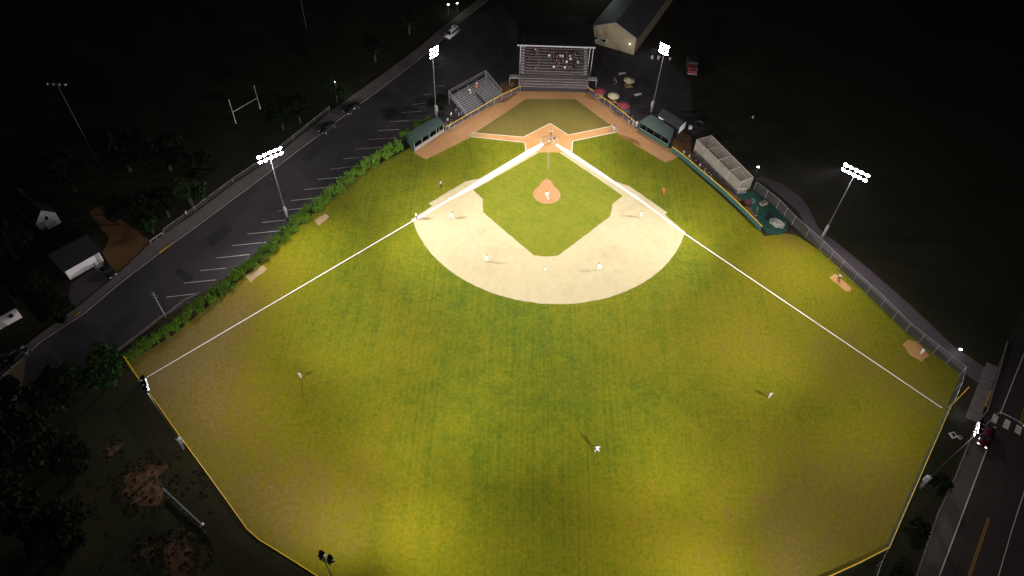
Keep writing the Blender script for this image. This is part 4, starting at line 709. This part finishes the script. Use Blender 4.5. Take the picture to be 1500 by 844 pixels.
for i,(p_,k,sc,lb) in enumerate([((-72.15,-68.26),2,1.15,'green tree at the left end of the outfield fence beside the lot corner'),((-75.50,-70.03),2,.9,'small green tree left of the tree at the lot corner'),
((-78.06,-73.75),0,1,'dark tree below the red brown drive at lower left'),((-77.64,-83.28),1,1.1,'large dark tree at the lower left edge of the grass'),((-71.58,-84.11),0,.8,'dark tree beside the clumps of bare soil'),((-76.78,-91.83),1,1.2,'dark tree near the bottom left corner'),((-67.40,-95.41),1,1,'dark tree above the bottom edge, left of the bare soil'),((-85.51,-75.38),0,.9,'dark tree at the far left edge below the parked car'),
((-72.00,-26.70),2,1.05,'tree with a lit street lamp shining through its leaves beside the pavement'),((-76.03,-29.53),0,.8,'dark tree just left of the lamp-lit tree'),((-77.54,-34.19),2,.8,'low green tree at the end of the pavement guard rail'),((-81.60,-32.20),0,1.0,'dark tree above the dirt drive'),((-49.91,10.67),2,.8,'small tree with glowing leaves round a street lamp, upper left'),
((-71.96,-19.52),1,.8,'dark tree behind the lamp-lit tree'),((-80.32,-15.79),0,1.0,'dark tree left of the tall lit mast'),((-88.77,-16.39),1,1.0,'dark tree between houses and goalposts'),((-60.04,-0.38),0,.8,'dark tree behind the pavement near the goalposts'),((-56.78,2.35),1,.7,'dark tree behind the pavement left of the parked dark cars'),
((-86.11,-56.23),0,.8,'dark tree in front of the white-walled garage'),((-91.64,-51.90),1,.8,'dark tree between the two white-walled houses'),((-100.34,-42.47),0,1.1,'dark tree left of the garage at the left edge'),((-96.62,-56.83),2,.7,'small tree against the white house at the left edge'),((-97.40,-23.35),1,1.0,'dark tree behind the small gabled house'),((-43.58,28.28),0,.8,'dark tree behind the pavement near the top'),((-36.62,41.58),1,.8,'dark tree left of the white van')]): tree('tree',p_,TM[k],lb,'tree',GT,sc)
for p_,k,sc,lb in (((60.83,-80.78),0,1.15,'dark bushy tree by the kerb nearest the red car'),((54.85,-88.30),1,1.2,'dark bushy tree by the kerb, second from the red car'),((49.79,-94.41),0,1.2,'dark bushy tree by the kerb at the bottom edge'),
 ((-31.68,-1.46),1,1.1,'bright green bush behind the left end of the left dugout'),((-29.73,1.64),0,1.0,'bright green bush behind the middle of the left dugout'),((-27.44,3.56),1,.9,'green bush behind the dugout by the floodlight pole'),((-26.04,8.55),1,1.5,'tall dark green bush between the floodlight pole and the open bleachers'),((-24.93,12.08),0,1.2,'dark green bush left of the bleachers rear corner')):
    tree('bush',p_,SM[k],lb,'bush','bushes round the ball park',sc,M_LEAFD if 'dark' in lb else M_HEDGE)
HC=[(-32.81,-4.65),(-36.21,-8.40),(-40.24,-12.98),(-43.61,-18.63),(-47.03,-24.44),(-50.41,-29.98),(-53.55,-36.71),(-55.56,-40.23),(-58.39,-45.54),(-60.77,-49.13),(-63.09,-52.91),(-65.28,-56.71),(-68.18,-60.12),(-71.84,-63.60)]
t=thing('hedge',HC[0],'long leafy green hedge between the parking lot and the field','hedge'); ho=HC[0]; hm=MB(); hs=MB(); rn=random.Random(4)
for a,b in zip(HC,HC[1:]):
    L=dist(a,b); q=V((-(b[1]-a[1]),b[0]-a[0])).normalized()
    k=int(L/.28)
    for i in range(k):
        c=Lp(a,b,(i+rn.random())/k); off=rn.uniform(-1.15,1.15); x,y=c[0]-ho[0]+q.x*off,c[1]-ho[1]+q.y*off; hh=rn.uniform(1.0,2.0)*(1-.22*abs(off)); hs.tube((x,y,0),(x,y,hh*.8),.03,.02,4)
        leaves(hm,(x,y,hh*.62),.58,50,.17,1.25,rn)
        for j in range(8):
            bx_=x+rn.gauss(0,.35); by_=y+rn.gauss(0,.35); dx,dy=rn.uniform(-.45,.45),rn.uniform(-.45,.45); wv=.05; hm.add([(bx_-wv,by_,hh*.6),(bx_+wv,by_,hh*.6),(bx_+dx+wv,by_+dy,hh*1.25),(bx_+dx-wv,by_+dy,hh*1.25)],[(0,1,2,3)])
hm.build('foliage',M_HEDGE,t); hs.build('stems',M_BARK,t)
# bare soil and dead brush bottom left
for i,(q,lb) in enumerate((([(-64.37,-83.77),(-62.11,-82.53),(-59.08,-82.84),(-57.99,-85.46),(-57.31,-88.66),(-59.45,-89.18),(-62.18,-88.57),(-64.08,-86.19)],1),([(-54.38,-93.85),(-52.38,-93.36),(-50.81,-95.26),(-50.08,-99.41),(-52.20,-100.41),(-54.11,-96.95)],2),([(-57.86,-94.50),(-57.07,-93.97),(-56.02,-95.88),(-56.66,-97.06),(-57.80,-95.76)],3),([(-69.57,-80.01),(-68.32,-79.12),(-66.44,-80.44),(-67.79,-81.89)],4))):
    sheet('bare_soil',ragged(q,.25,1.3,i),.004,M_BDIRT)
    m=MB(); cx_=sum(a[0] for a in q)/len(q); cy_=sum(a[1] for a in q)/len(q); rr=max(dist(a,(cx_,cy_)) for a in q)
    for _ in range(int(60*rr)):
        a=rn.uniform(0,6.28); r_=rr*math.sqrt(rn.random())*1.15; x,y=cx_+r_*math.cos(a),cy_+r_*math.sin(a); leaves(m,(x,y,.08),rn.uniform(.1,.4),7,.08,.4,rn)
    m.build('ground_brush',M_BRUSH,kind='stuff')
    m=MB()
    for _ in range(int(14*rr)):
        a=rn.uniform(0,6.28); r_=rr*rn.uniform(.3,1.2); x,y=cx_+r_*math.cos(a),cy_+r_*math.sin(a); leaves(m,(x,y,.15),rn.uniform(.2,.6),14,.14,.5,rn)
    m.build('ground_brush',M_LEAFD,kind='stuff')
m=MB()
for _ in range(110):
    x,y=(-60.87,-92.13); a=rn.uniform(0,6.28); r_=12*math.sqrt(rn.random()); leaves(m,(x+r_*math.cos(a),y+r_*math.sin(a),.2),rn.uniform(.2,.8),14,.16,.5,rn)
m.build('undergrowth',M_LEAFD,kind='stuff')
# ------------------------------------------------------------------ scoreboard seen from above
a=(-56.85,-87.47,2.6)[:2]; b=(-49.31,-92.76,2.6)[:2]
t=thing('scoreboard',a,'long dark sign board on posts outside the left outfield fence','scoreboard'); L=dist(a,b); t.rotation_euler=(0,0,math.atan2(b[1]-a[1],b[0]-a[0]))
MB().box((L/2,0,1.9),(L,.26,1.4)).build('board',M_BLACK,t); MB().box((L/2,.1,2.63),(L+.1,.07,.05)).build('top_cap',M_GRY,t)
for u in (.04,.5,.96): MB().tube((L*u,-.2,0),(L*u,-.2,2.5),.08,.08,8).build('post',M_STEEL,t)
MB().box((L-.25,.18,2.7),(.35,.3,.12)).build('lamp_box',M_WALLW,t)
# ------------------------------------------------------------------ cars
def car(kind,loc,rz,paint,label,group='parked cars',lit=False):
    t=thing(kind,loc,label,'van' if kind=='van' else 'car',group,rz)   # faces -y, length along y
    L,Wd,Hh=(5.1,1.95,1.95) if kind=='van' else (4.6,1.8,1.45)
    if kind=='van': prof=[(-L/2,.35),(-L/2,.85),(-L/2+.75,1.1),(L/2-.05,1.15),(L/2,.9),(L/2,.35)]; cab=[(-L/2+.7,1.1),(-L/2+1.5,1.88),(L/2-.35,1.95),(L/2-.08,1.15)]
    else: prof=[(-L/2,.3),(-L/2-.03,.6),(-L/2+.25,.8),(-L/2+1.2,.93),(L/2-.8,.98),(L/2-.05,.9),(L/2,.6),(L/2-.03,.3)]; cab=[(-L/2+1.15,.93),(-L/2+1.95,1.42),(L/2-1.45,1.45),(L/2-.7,.97)]
    def ext(pf,w0,w1f):
        bm=bmesh.new(); vs=[]; zmin=min(z for _,z in pf); zmax=max(z for _,z in pf)
        def ww(z): return (w0+(w1f-w0)*(z-zmin)/(zmax-zmin))/2
        l=[bm.verts.new((-ww(z),y,z)) for y,z in pf]; r=[bm.verts.new((ww(z),y,z)) for y,z in pf]; k=len(pf)
        bm.faces.new(l); bm.faces.new(r[::-1])
        for i in range(k): bm.faces.new((l[i],r[i],r[(i+1)%k],l[(i+1)%k]))
        bmesh.ops.recalc_face_normals(bm,faces=bm.faces[:]); bmesh.ops.bevel(bm,geom=bm.edges[:],offset=.07,segments=2,affect='EDGES'); me=bpy.data.meshes.new('body'); bm.to_mesh(me); bm.free(); me.materials.append(paint); me.polygons.foreach_set('use_smooth',[True]*len(me.polygons)); return me
    link('body',ext(prof,Wd,Wd-.1),t); link('cabin',ext(cab,Wd-.12,Wd-.45),t)
    def quad(n_,pts,m=M_GLASS,th=.012): 
        a_,b_,c_,d_=[V(p_) for p_ in pts]; nn=(b_-a_).cross(d_-a_).normalized()*th; return MB().hexa([a_,b_,c_,d_],[a_+nn,b_+nn,c_+nn,d_+nn]).build(n_,m,t)
    (y0,z0),(y1,z1),(y2,z2),(y3,z3)=cab; w0=(Wd-.2)/2-.04; w1=(Wd-.5)/2-.06; f=.14
    def PT(y,z,s,off=.0): 
        k=(z-z0)/(z1-z0); return (s*((Wd-.12)/2+((Wd-.45)-(Wd-.12))/2*k+off),y,z)
    e=lambda ya,za,yb,zb,k:(ya+(yb-ya)*k,za+(zb-za)*k)
    a1=e(y0,z0,y1,z1,.1); a2=e(y0,z0,y1,z1,.9); dn=.02
    quad('windscreen',[(-w0,a1[0]-dn,a1[1]+dn),(w0,a1[0]-dn,a1[1]+dn),(w1,a2[0]-dn,a2[1]+dn),(-w1,a2[0]-dn,a2[1]+dn)])
    b1=e(y3,z3,y2,z2,.12); b2=e(y3,z3,y2,z2,.9); quad('rear_window',[(w0,b1[0]+dn,b1[1]+dn),(-w0,b1[0]+dn,b1[1]+dn),(-w1,b2[0]+dn,b2[1]+dn),(w1,b2[0]+dn,b2[1]+dn)])
    ym=(y1+y2)/2
    for s in (-1,1):
        for (ya,yb,yc,yd) in ((y0+.35,ym-.05,ym-.05,y1+.08),(ym+.05,y3-.3,y2-.05,ym+.05)):
            zl,zh=z0+.08,z1-.08; pts=[PT(ya,zl,s,.006),PT(yb,zl,s,.006),PT(yc,zh,s,.006),PT(yd,zh,s,.006)]; quad('side_window',pts if s>0 else pts[::-1])
        MB().box((s*(Wd/2+.08),y0+.45,z0+.06),(.16,.12,.12)).build('mirror',paint,t)
        MB().sphere((s*(Wd/2-.3),-L/2+.12,.68),.16,8,5,(1.2,.7,.6)).build('headlight',M_HEAD if lit else M_SIGN,t,True)
        MB().box((s*(Wd/2-.22),L/2-.03,.75),(.3,.08,.16)).build('tail_light',M_TAIL,t)
        for y in (-L/2+.85,L/2-.85):
            wh=MB().tube((s*(Wd/2-.2),y,.33),(s*(Wd/2+.01),y,.33),.33,.33,16).build('wheel',M_TYRE,t); MB().tube((s*(Wd/2),y,.33),(s*(Wd/2+.025),y,.33),.2,.18,10).build('rim',M_RIM,wh)
    MB().box((0,-L/2-.02,.5),(Wd-.5,.08,.2)).build('grille',M_BLACK,t)
    return t
PR=mat('red_car_paint',(.06,.005,.011),.25,0,.03,coat=1); PB=mat('black_car_paint',(.012,.013,.015),.25,0,.03,coat=1); PW=mat('white_van_paint',(.6,.63,.66),.3,0,.03,coat=1)
def hd(a,b): return math.atan2(b[1]-a[1],b[0]-a[0])+PI/2
car('car',(71.37,-71.49),hd((75.09,-66.97),(68.92,-75.28)),PR,'dark red car with lit headlights stopped at the crosswalk','cars on the right-hand road',True)
car('car',(-82.49,-44.81),hd((-85.60,-42.43),(-80.13,-46.01)),PB,'black car parked beside the white garage wall')
car('car',(-89.94,-64.72),hd((-87.69,-60.77),(-91.03,-67.25)),PB,'black car by the kerb at the far left edge')
car('car',(-50.16,0.36),hd((-47.15,5.12),(-51.30,-1.69)),PB,'black car parked along the pavement, nearer of the two')
car('car',(-45.88,7.80),hd((-42.81,12.57),(-47.15,5.12)),PB,'black car parked along the pavement, farther of the two')
car('van',(-25.50,41.89),hd((-20.99,49.78),(-27.34,38.45)),PW,'white van parked near the top of the lot')
t=thing('utility_truck',(36.20,29.46),'small red truck with dark box roof parked on the dark lawn','truck',rz=-.05)
MB().hexa([(-1.15,-.9,.5),(1.15,-.9,.5),(1.15,1.0,.5),(-1.15,1.0,.5)],[(-1.1,-.7,2.0),(1.1,-.7,2.0),(1.1,.9,2.1),(-1.1,.9,2.1)]).build('cab',M_REDU,t); MB().box((0,2.6,1.6),(2.35,3.2,2.2)).build('box_body',M_DROOF,t); MB().box((0,-1.0,.55),(2.3,.2,.3)).build('bumper',M_STEEL,t); MB().hexa([(-.95,-.86,1.3),(.95,-.86,1.3),(.95,-.8,1.3),(-.95,-.8,1.3)],[(-.9,-.78,1.85),(.9,-.78,1.85),(.9,-.7,1.85),(-.9,-.7,1.85)]).build('windscreen',M_GLASS,t)
for s in (-1,1):
    for y in (-.3,3.2): w_=MB().tube((s*.95,y,.42),(s*1.2,y,.42),.42,.42,14).build('wheel',M_TYRE,t); MB().tube((s*1.2,y,.42),(s*1.22,y,.42),.22,.22,10).build('rim',M_RIM,w_)
# ------------------------------------------------------------------ buildings
def window(t,g,a,b,z0,z1,out):
    fr=MB().bar(g(a,z0),g(b,z0),.14,z1-z0).build('window',M_SIGN,t); 
    p0=Lp(a,b,.1); p1=Lp(a,b,.9); MB().bar(g(p0,z0+.08),g(p1,z0+.08),.2,z1-z0-.16).build('pane',M_GLASS,fr); return fr
A=(22.04,36.72); B=(A[0]+19,A[1]+25)
nx,ny=(11.42,41.65); 
E_=V((nx-A[0],ny-A[1])); Dn=V((-E_.y,E_.x)).normalized()*-1; 
if Dn.y<0: Dn=-Dn
Bc=(A[0]+Dn.x*36,A[1]+Dn.y*36); Cc=(nx+Dn.x*36,ny+Dn.y*36)
t,g=gable('gym_building','large tan gabled hall with dark roof behind the right of the grandstand','building',A,Bc,Cc,(nx,ny),5.0,2.6,M_WALLT,M_ROOFG,.5)
for u0,u1,z0,z1,n_ in ((.08,.13,2.6,2.9,'wall_lamp'),):
    a=Lp(A,(nx,ny),.12); pz=V(((A[0]+nx)/2,(A[1]+ny)/2)); MB().box(g((a[0]-Dn.x*.3,a[1]-Dn.y*.3),2.9),(.22,.22,.18)).build('wall_lamp',M_HEAD,t)
    ld=bpy.data.lights.new('wall_light','POINT'); ld.energy=22; ld.shadow_soft_size=.2; ld.color=(.9,1,.95); o=bpy.data.objects.new('wall_light',ld); col.objects.link(o); o.location=(a[0]-Dn.x*.9,a[1]-Dn.y*.9,2.9)
for u in (.66,.86):
    a=Lp(A,(nx,ny),u); b=Lp(A,(nx,ny),u+.13); off=lambda p_:(p_[0]-Dn.x*.08,p_[1]-Dn.y*.08); window(t,g,off(a),off(b),1.2,2.1,1)
mp=Lp(A,(nx,ny),.74); DB=(nx+Dn.x*12,ny+Dn.y*12)
# houses at the left
def house(label,A,B,depth,h,rh,wm,rm,wins,group='houses at the left edge',side=1):
    E=V((B[0]-A[0],B[1]-A[1])); N=V((E.y,-E.x)).normalized(); N=N*(-1 if N.x>0 else 1)*depth; return gable('house',label,'house',A,B,(B[0]+N.x,B[1]+N.y),(A[0]+N.x,A[1]+N.y),h,rh,wm,rm,.4,group)+(N.normalized(),)
a,b=(-88.49,-46.85),(-84.29,-41.83); t,g,N=house('garage with long white wall and dark roof beside the parked black car',a,b,8,2.7,1.2,M_WALLW,M_DROOF,0)
q=lambda u,o=.06:(Lp(a,b,u)[0]-N.x*o,Lp(a,b,u)[1]-N.y*o)
MB().bar(g(q(.86,.05),.05),g(q(.97,.05),.05),.06,2.1).build('door',M_GRY,t)
for k in range(5): MB().bar(g(q(.02,.03),.3+.5*k),g(q(.98,.03),.3+.5*k),.04,.06).build('siding_board',M_WALLW,t)
a,b=(-98.74,-62.10),(-93.12,-55.87); t,g,N=house('house with white wall at the far left edge above the parked car',a,b,8,3,1.4,M_WALLW,M_DROOF,0)
q=lambda u,o=.06:(Lp(a,b,u)[0]-N.x*o,Lp(a,b,u)[1]-N.y*o)
for u in (.5,.8): window(t,g,q(u),q(u+.1),1.2,2.2,1)
a,b=(-98.68,-35.55),(-96.32,-32.39); E=V((b[0]-a[0],b[1]-a[1])); N=V((-E.y,E.x)).normalized(); N=N if N.x<0 else -N
t,g=gable('house','small dark house with pale gable end and one attic window','house',b,(b[0]+N.x*9,b[1]+N.y*9),(a[0]+N.x*9,a[1]+N.y*9),a,2.9,2.0,mat('grey_siding',(.42,.42,.43),.8),M_DROOF,.3,'houses at the left edge')
w0=Lp(a,b,.42); w1=Lp(a,b,.62); window(t,g,(w0[0]-N.x*.06,w0[1]-N.y*.06),(w1[0]-N.x*.06,w1[1]-N.y*.06),2.2,3.2,1)
# ------------------------------------------------------------------ picnic umbrellas and tables
def umbrella(p_,m,label,r=1.45,rz=.2):
    t=thing('parasol',p_,label,'umbrella','picnic umbrellas right of the grandstand',rz); MB().tube((0,0,0),(0,0,2.6),.03,.03,8).build('pole',M_WOOD,t)
    n=8
    for i in range(n):
        a=2*PI*i/n; b=2*PI*(i+1)/n; c=(a+b)/2; M1=(r*.94*math.cos(c),r*.94*math.sin(c),2.0); vs=[(0,0,2.62),(r*math.cos(a),r*math.sin(a),2.05),M1,(r*math.cos(b),r*math.sin(b),2.05)]
        MB().add(vs+[(x,y,z-.02) for x,y,z in vs],[(0,1,2),(0,2,3),(6,5,4),(7,6,4),(1,5,6,2),(2,6,7,3)]).build('canopy_panel',m,t)
    MB().box((0,0,.72),(1.1,1.8,.05)).build('table_top',M_WOOD,t)
    for s in (-1,1): MB().box((s*.75,0,.42),(.28,1.8,.05)).build('seat',M_WOOD,t); MB().path([(s*.75,-.6,.42),(0,-.6,.38)],.04,5).path([(s*.5,.6,0),(s*.1,.6,.7)],.04,5).build('leg',M_WOOD,t)
umbrella((12.12,17.17),M_REDU,'red parasol nearest the grandstand'); umbrella((15.33,15.50),M_TAN,'cream parasol between the two red parasols by the fence'); umbrella((17.56,11.90),M_REDU,'red parasol nearest the right dugout'); umbrella((19.59,22.26),M_TAN,'dull cream parasol standing farther back by itself')
GC='people at the picnic tables right of the grandstand'
for p_,s_,tr,lb,k in (((12.78,17.22),Gy,Nv,'person in grey seated under the red parasol nearest the grandstand','stand'),((11.46,17.39),Nv,Bk,'person in navy beside the red parasol nearest the grandstand','stand'),((15.43,14.42),Rd,Bk,'person in red under the cream parasol by the fence','stand'),((16.50,13.15),Gy,Nv,'person in grey between the cream and the red parasol','stand'),((18.16,11.15),Bl,Nv,'person in blue under the red parasol nearest the right dugout','hips'),((18.77,10.67),Nv,Bk,'person in navy beside the red parasol nearest the right dugout','stand'),((16.29,23.43),Mr,Bk,'person in maroon walking on the concourse behind the cream parasol','walk'),((16.55,22.02),Bk,Bk,'person in black walking on the concourse behind the cream parasol','walk'),((-8.95,19.40),Bk,Bk,'person in black standing left of the grandstand front','stand'),((48.07,10.81),Gy,Bk,'person standing alone on the dark lawn at upper right','walk'),((30.97,33.91),Gy,Bk,'person standing on the concourse beside the two grey bins','stand'),((-72.42,-29.29),W,Bk,'person walking on the pavement beside the lamp-lit tree','walk')):
    person(k,p_,face(p_,(0,0)),s_,tr,lb,None,GC if 'parasol' in lb else None)
def bin_(p_,lb): t=thing('litter_bin',p_,lb,'bin','bins on the concourse'); MB().tube((0,0,0),(0,0,.95),.32,.36,12).build('barrel',M_GRY,t); MB().sphere((0,0,.95),.38,12,6,(1,1,.35)).build('lid',M_STEEL,t,True)
bin_((26.71,35.42),'grey round-topped bin, left one of the pair beyond the floodlight pole'); bin_((28.30,35.40),'grey round-topped bin, right one of the pair beyond the floodlight pole')
for p_,rz,lb in (((18.40,27.11),.4,'pale folded table standing on the concourse near the tan hall'),((21.65,18.47),.5,'white striped barrier lying on the concourse left of the shed')):
    t=thing('folding_table',p_,lb,'table',None,rz); MB().box((0,0,.72),(1.8,.7,.05)).build('table_top',M_WALLW,t)
    for x in (-.8,.8):
        for y in (-.28,.28): MB().tube((x,y,0),(x,y,.7),.025,.025,6).build('leg',M_STEEL,t)
t=thing('hoop_rack',(34.03,7.42),'small dark cart with curved rail behind the batting cage','cart'); MB().box((0,0,.5),(1.5,1.0,.7)).build('tub',M_BLACK,t); MB().path([(.9+.9*math.cos(a*.4),.9*math.sin(a*.4),1.2) for a in range(9)],.05,5).build('rail',M_STEEL,t); MB().box((-1.1,-.6,.5),(.7,.6,.8)).build('cover',M_WALLW,t)
# ------------------------------------------------------------------ masts, lamps, goalposts
def streetlamp(p_,h,label,energy=60,bollard=False,arm=None,on=True):
    t=thing('street_lamp',p_,label,'street lamp','street lamps round the ball park'); MB().tube((0,0,0),(0,0,h),.07,.05,8).build('pole',M_POLE,t)
    L=(0,0,h)
    if arm: pts=[(arm[0]*k/8,arm[1]*k/8,h+.9*math.sin(PI/2*k/8)) for k in range(9)]; MB().path(pts,.05,6).build('arm',M_STEEL,t); L=pts[-1]
    if on:
        MB().sphere(L,.2,10,6,(1.3,1,.5)).build('lamp_head',M_BULB,t,True); ld=bpy.data.lights.new('lamp_light','POINT'); ld.energy=energy; ld.shadow_soft_size=.15; ld.color=(.85,1,.9); o=bpy.data.objects.new('lamp_light',ld); col.objects.link(o); o.parent=t; o.location=(L[0],L[1],L[2]-.35)
    else: MB().sphere(L,.25,10,6,(1.6,.8,.4)).build('lamp_head',M_SIGN,t,True)
streetlamp((-72.72,-26.15),4.6,'lit street lamp inside the tree beside the pavement',400); streetlamp((-50.10,12.54),4.2,'lit street lamp in the small glowing tree, upper left',300)
streetlamp((45.84,-7.38),1.4,'short lit lamp behind the far corner of the batting cage',6); streetlamp((72.97,-54.68),1.5,'short lit lamp beside the footpath near the field corner',10); streetlamp((-27.29,52.03),3,'lit street lamp above the white van, left of the pair',60); streetlamp((-24.94,52.95),3,'lit street lamp above the white van, right of the pair',20)
streetlamp((13.49,69.24),8.5,'street lamp beyond the top edge lighting the hall roof',1500)
a=(70.90,-70.39); b=(73.23,-73.29,7); streetlamp(a,6.5,'street lamp with long pale curved arm reaching over the crosswalk',0,arm=(b[0]-a[0],b[1]-a[1]),on=False)
t=thing('camera_mast',(-68.32,-54.45),'slim grey mast with short crossarms in the hedge beside the lot','mast'); MB().tube((0,0,0),(0,0,6.9),.11,.06,8).build('pole',M_STEEL,t)
for z in (6.8,6.2,5.6): MB().box((0,0,z),(.8,.08,.08)).build('crossarm',M_STEEL,t)
def hpost(p_,q_,label):
    t=thing('goalposts',p_,label,'goalposts'); dx,dy=q_[0]-p_[0],q_[1]-p_[1]; MB().tube((0,0,0),(0,0,3.1),.08,.08,8).build('leg',M_SIGN,t); MB().tube((dx,dy,0),(dx,dy,3.1),.08,.08,8).build('leg',M_SIGN,t); MB().tube((0,0,3.1),(dx,dy,3.1),.07,.07,8).build('crossbar',M_SIGN,t)
    for x,y in ((0,0),(dx,dy)): MB().tube((x,y,3.1),(x,y,6.4),.06,.06,8).build('upright',M_SIGN,t)
hpost((-71.05,1.02),(-66.99,6.70),'white H-shaped goalposts standing on the dark field at upper left')
for p_,h,lb in (((-96.38,-14.28),20,'unlit dark floodlight mast at upper left above the houses'),((-63.78,41.85),14,'unlit dark floodlight mast at the top edge left of the street lamps')):
    t=thing('unlit_mast',p_,lb,'light mast','unlit masts of the far field'); MB().tube((0,0,0),(0,0,h),.1,.06,8).build('pole',M_DPOLE,t); MB().box((0,0,h-.5),(4,.15,.15)).build('crossarm',M_DPOLE,t)
    for k in range(4): MB().sphere((-1.7+1.13*k,-.2,h-.4),.3,8,5).build('floodlight',M_STEEL,t,True)
# wooden posts by the pavement and the guard rail
t=thing('guard_rail',(-77.06,-37.11),'low pale guard rail at the lower end of the pavement','guard rail'); a=(-77.18,-36.75); b=(-75.52,-34.25); MB().bar((0,0,.75),(b[0]-a[0],b[1]-a[1],.75),.12,.2).build('rail',M_STEEL,t)
for u in (.03,.5,.97): MB().box(((b[0]-a[0])*u,(b[1]-a[1])*u,.4),(.14,.14,.8)).build('post',M_STEEL,t)
fence([(-75.45,-34.06),(-71.35,-27.45),(-66.24,-18.59),(-60.52,-10.37),(-53.46,2.86),(-51.05,7.40)],1.1,'low fence along the far side of the pavement',None,M_CHAIN,M_STEEL,spacing=7)
# utility boxes between the right fence and the kerb
t=thing('utility_box',(66.40,-71.24),'pale square utility vault on the grass beside the right fence','utility box',rz=.3)
MB().box((0,0,.1),(1.0,1.0,.2)).build('frame',M_WALLW,t); MB().box((0,0,.22),(.6,.6,.06)).build('lid',M_CONC,t)
t=thing('valve_cover',(67.41,-71.57),'small pale valve cover just right of the square vault','valve cover'); MB().tube((0,0,0),(0,0,.15),.35,.35,10).build('ring',M_WALLW,t); MB().tube((0,0,.15),(0,0,.18),.2,.2,10).build('plug',M_CONC,t)
thing_mesh('drain_grate',MB().box((0,0,0),(.7,.45,.04)),M_BLACK,'dark drain grate beside the kerb in front of the red car','drain grate').location=(*(67.60,-74.38),.03)
# thin scattering volume added over the ball park to give the lamps a glow
hz=MB().box((0,-10,50),(640,560,115)).build('bloom_haze',None,kind='stuff'); hm_=bpy.data.materials.new('bloom_volume'); hm_.use_nodes=True; n_=hm_.node_tree.nodes; n_.remove(n_['Principled BSDF']); pv_=n_.new('ShaderNodeVolumePrincipled'); pv_.inputs['Density'].default_value=.00004; pv_.inputs['Color'].default_value=(.9,.88,1,1); pv_.inputs['Anisotropy'].default_value=.0; hm_.node_tree.links.new(pv_.outputs[0],n_['Material Output'].inputs['Volume']); hz.data.materials.clear(); hz.data.materials.append(hm_)
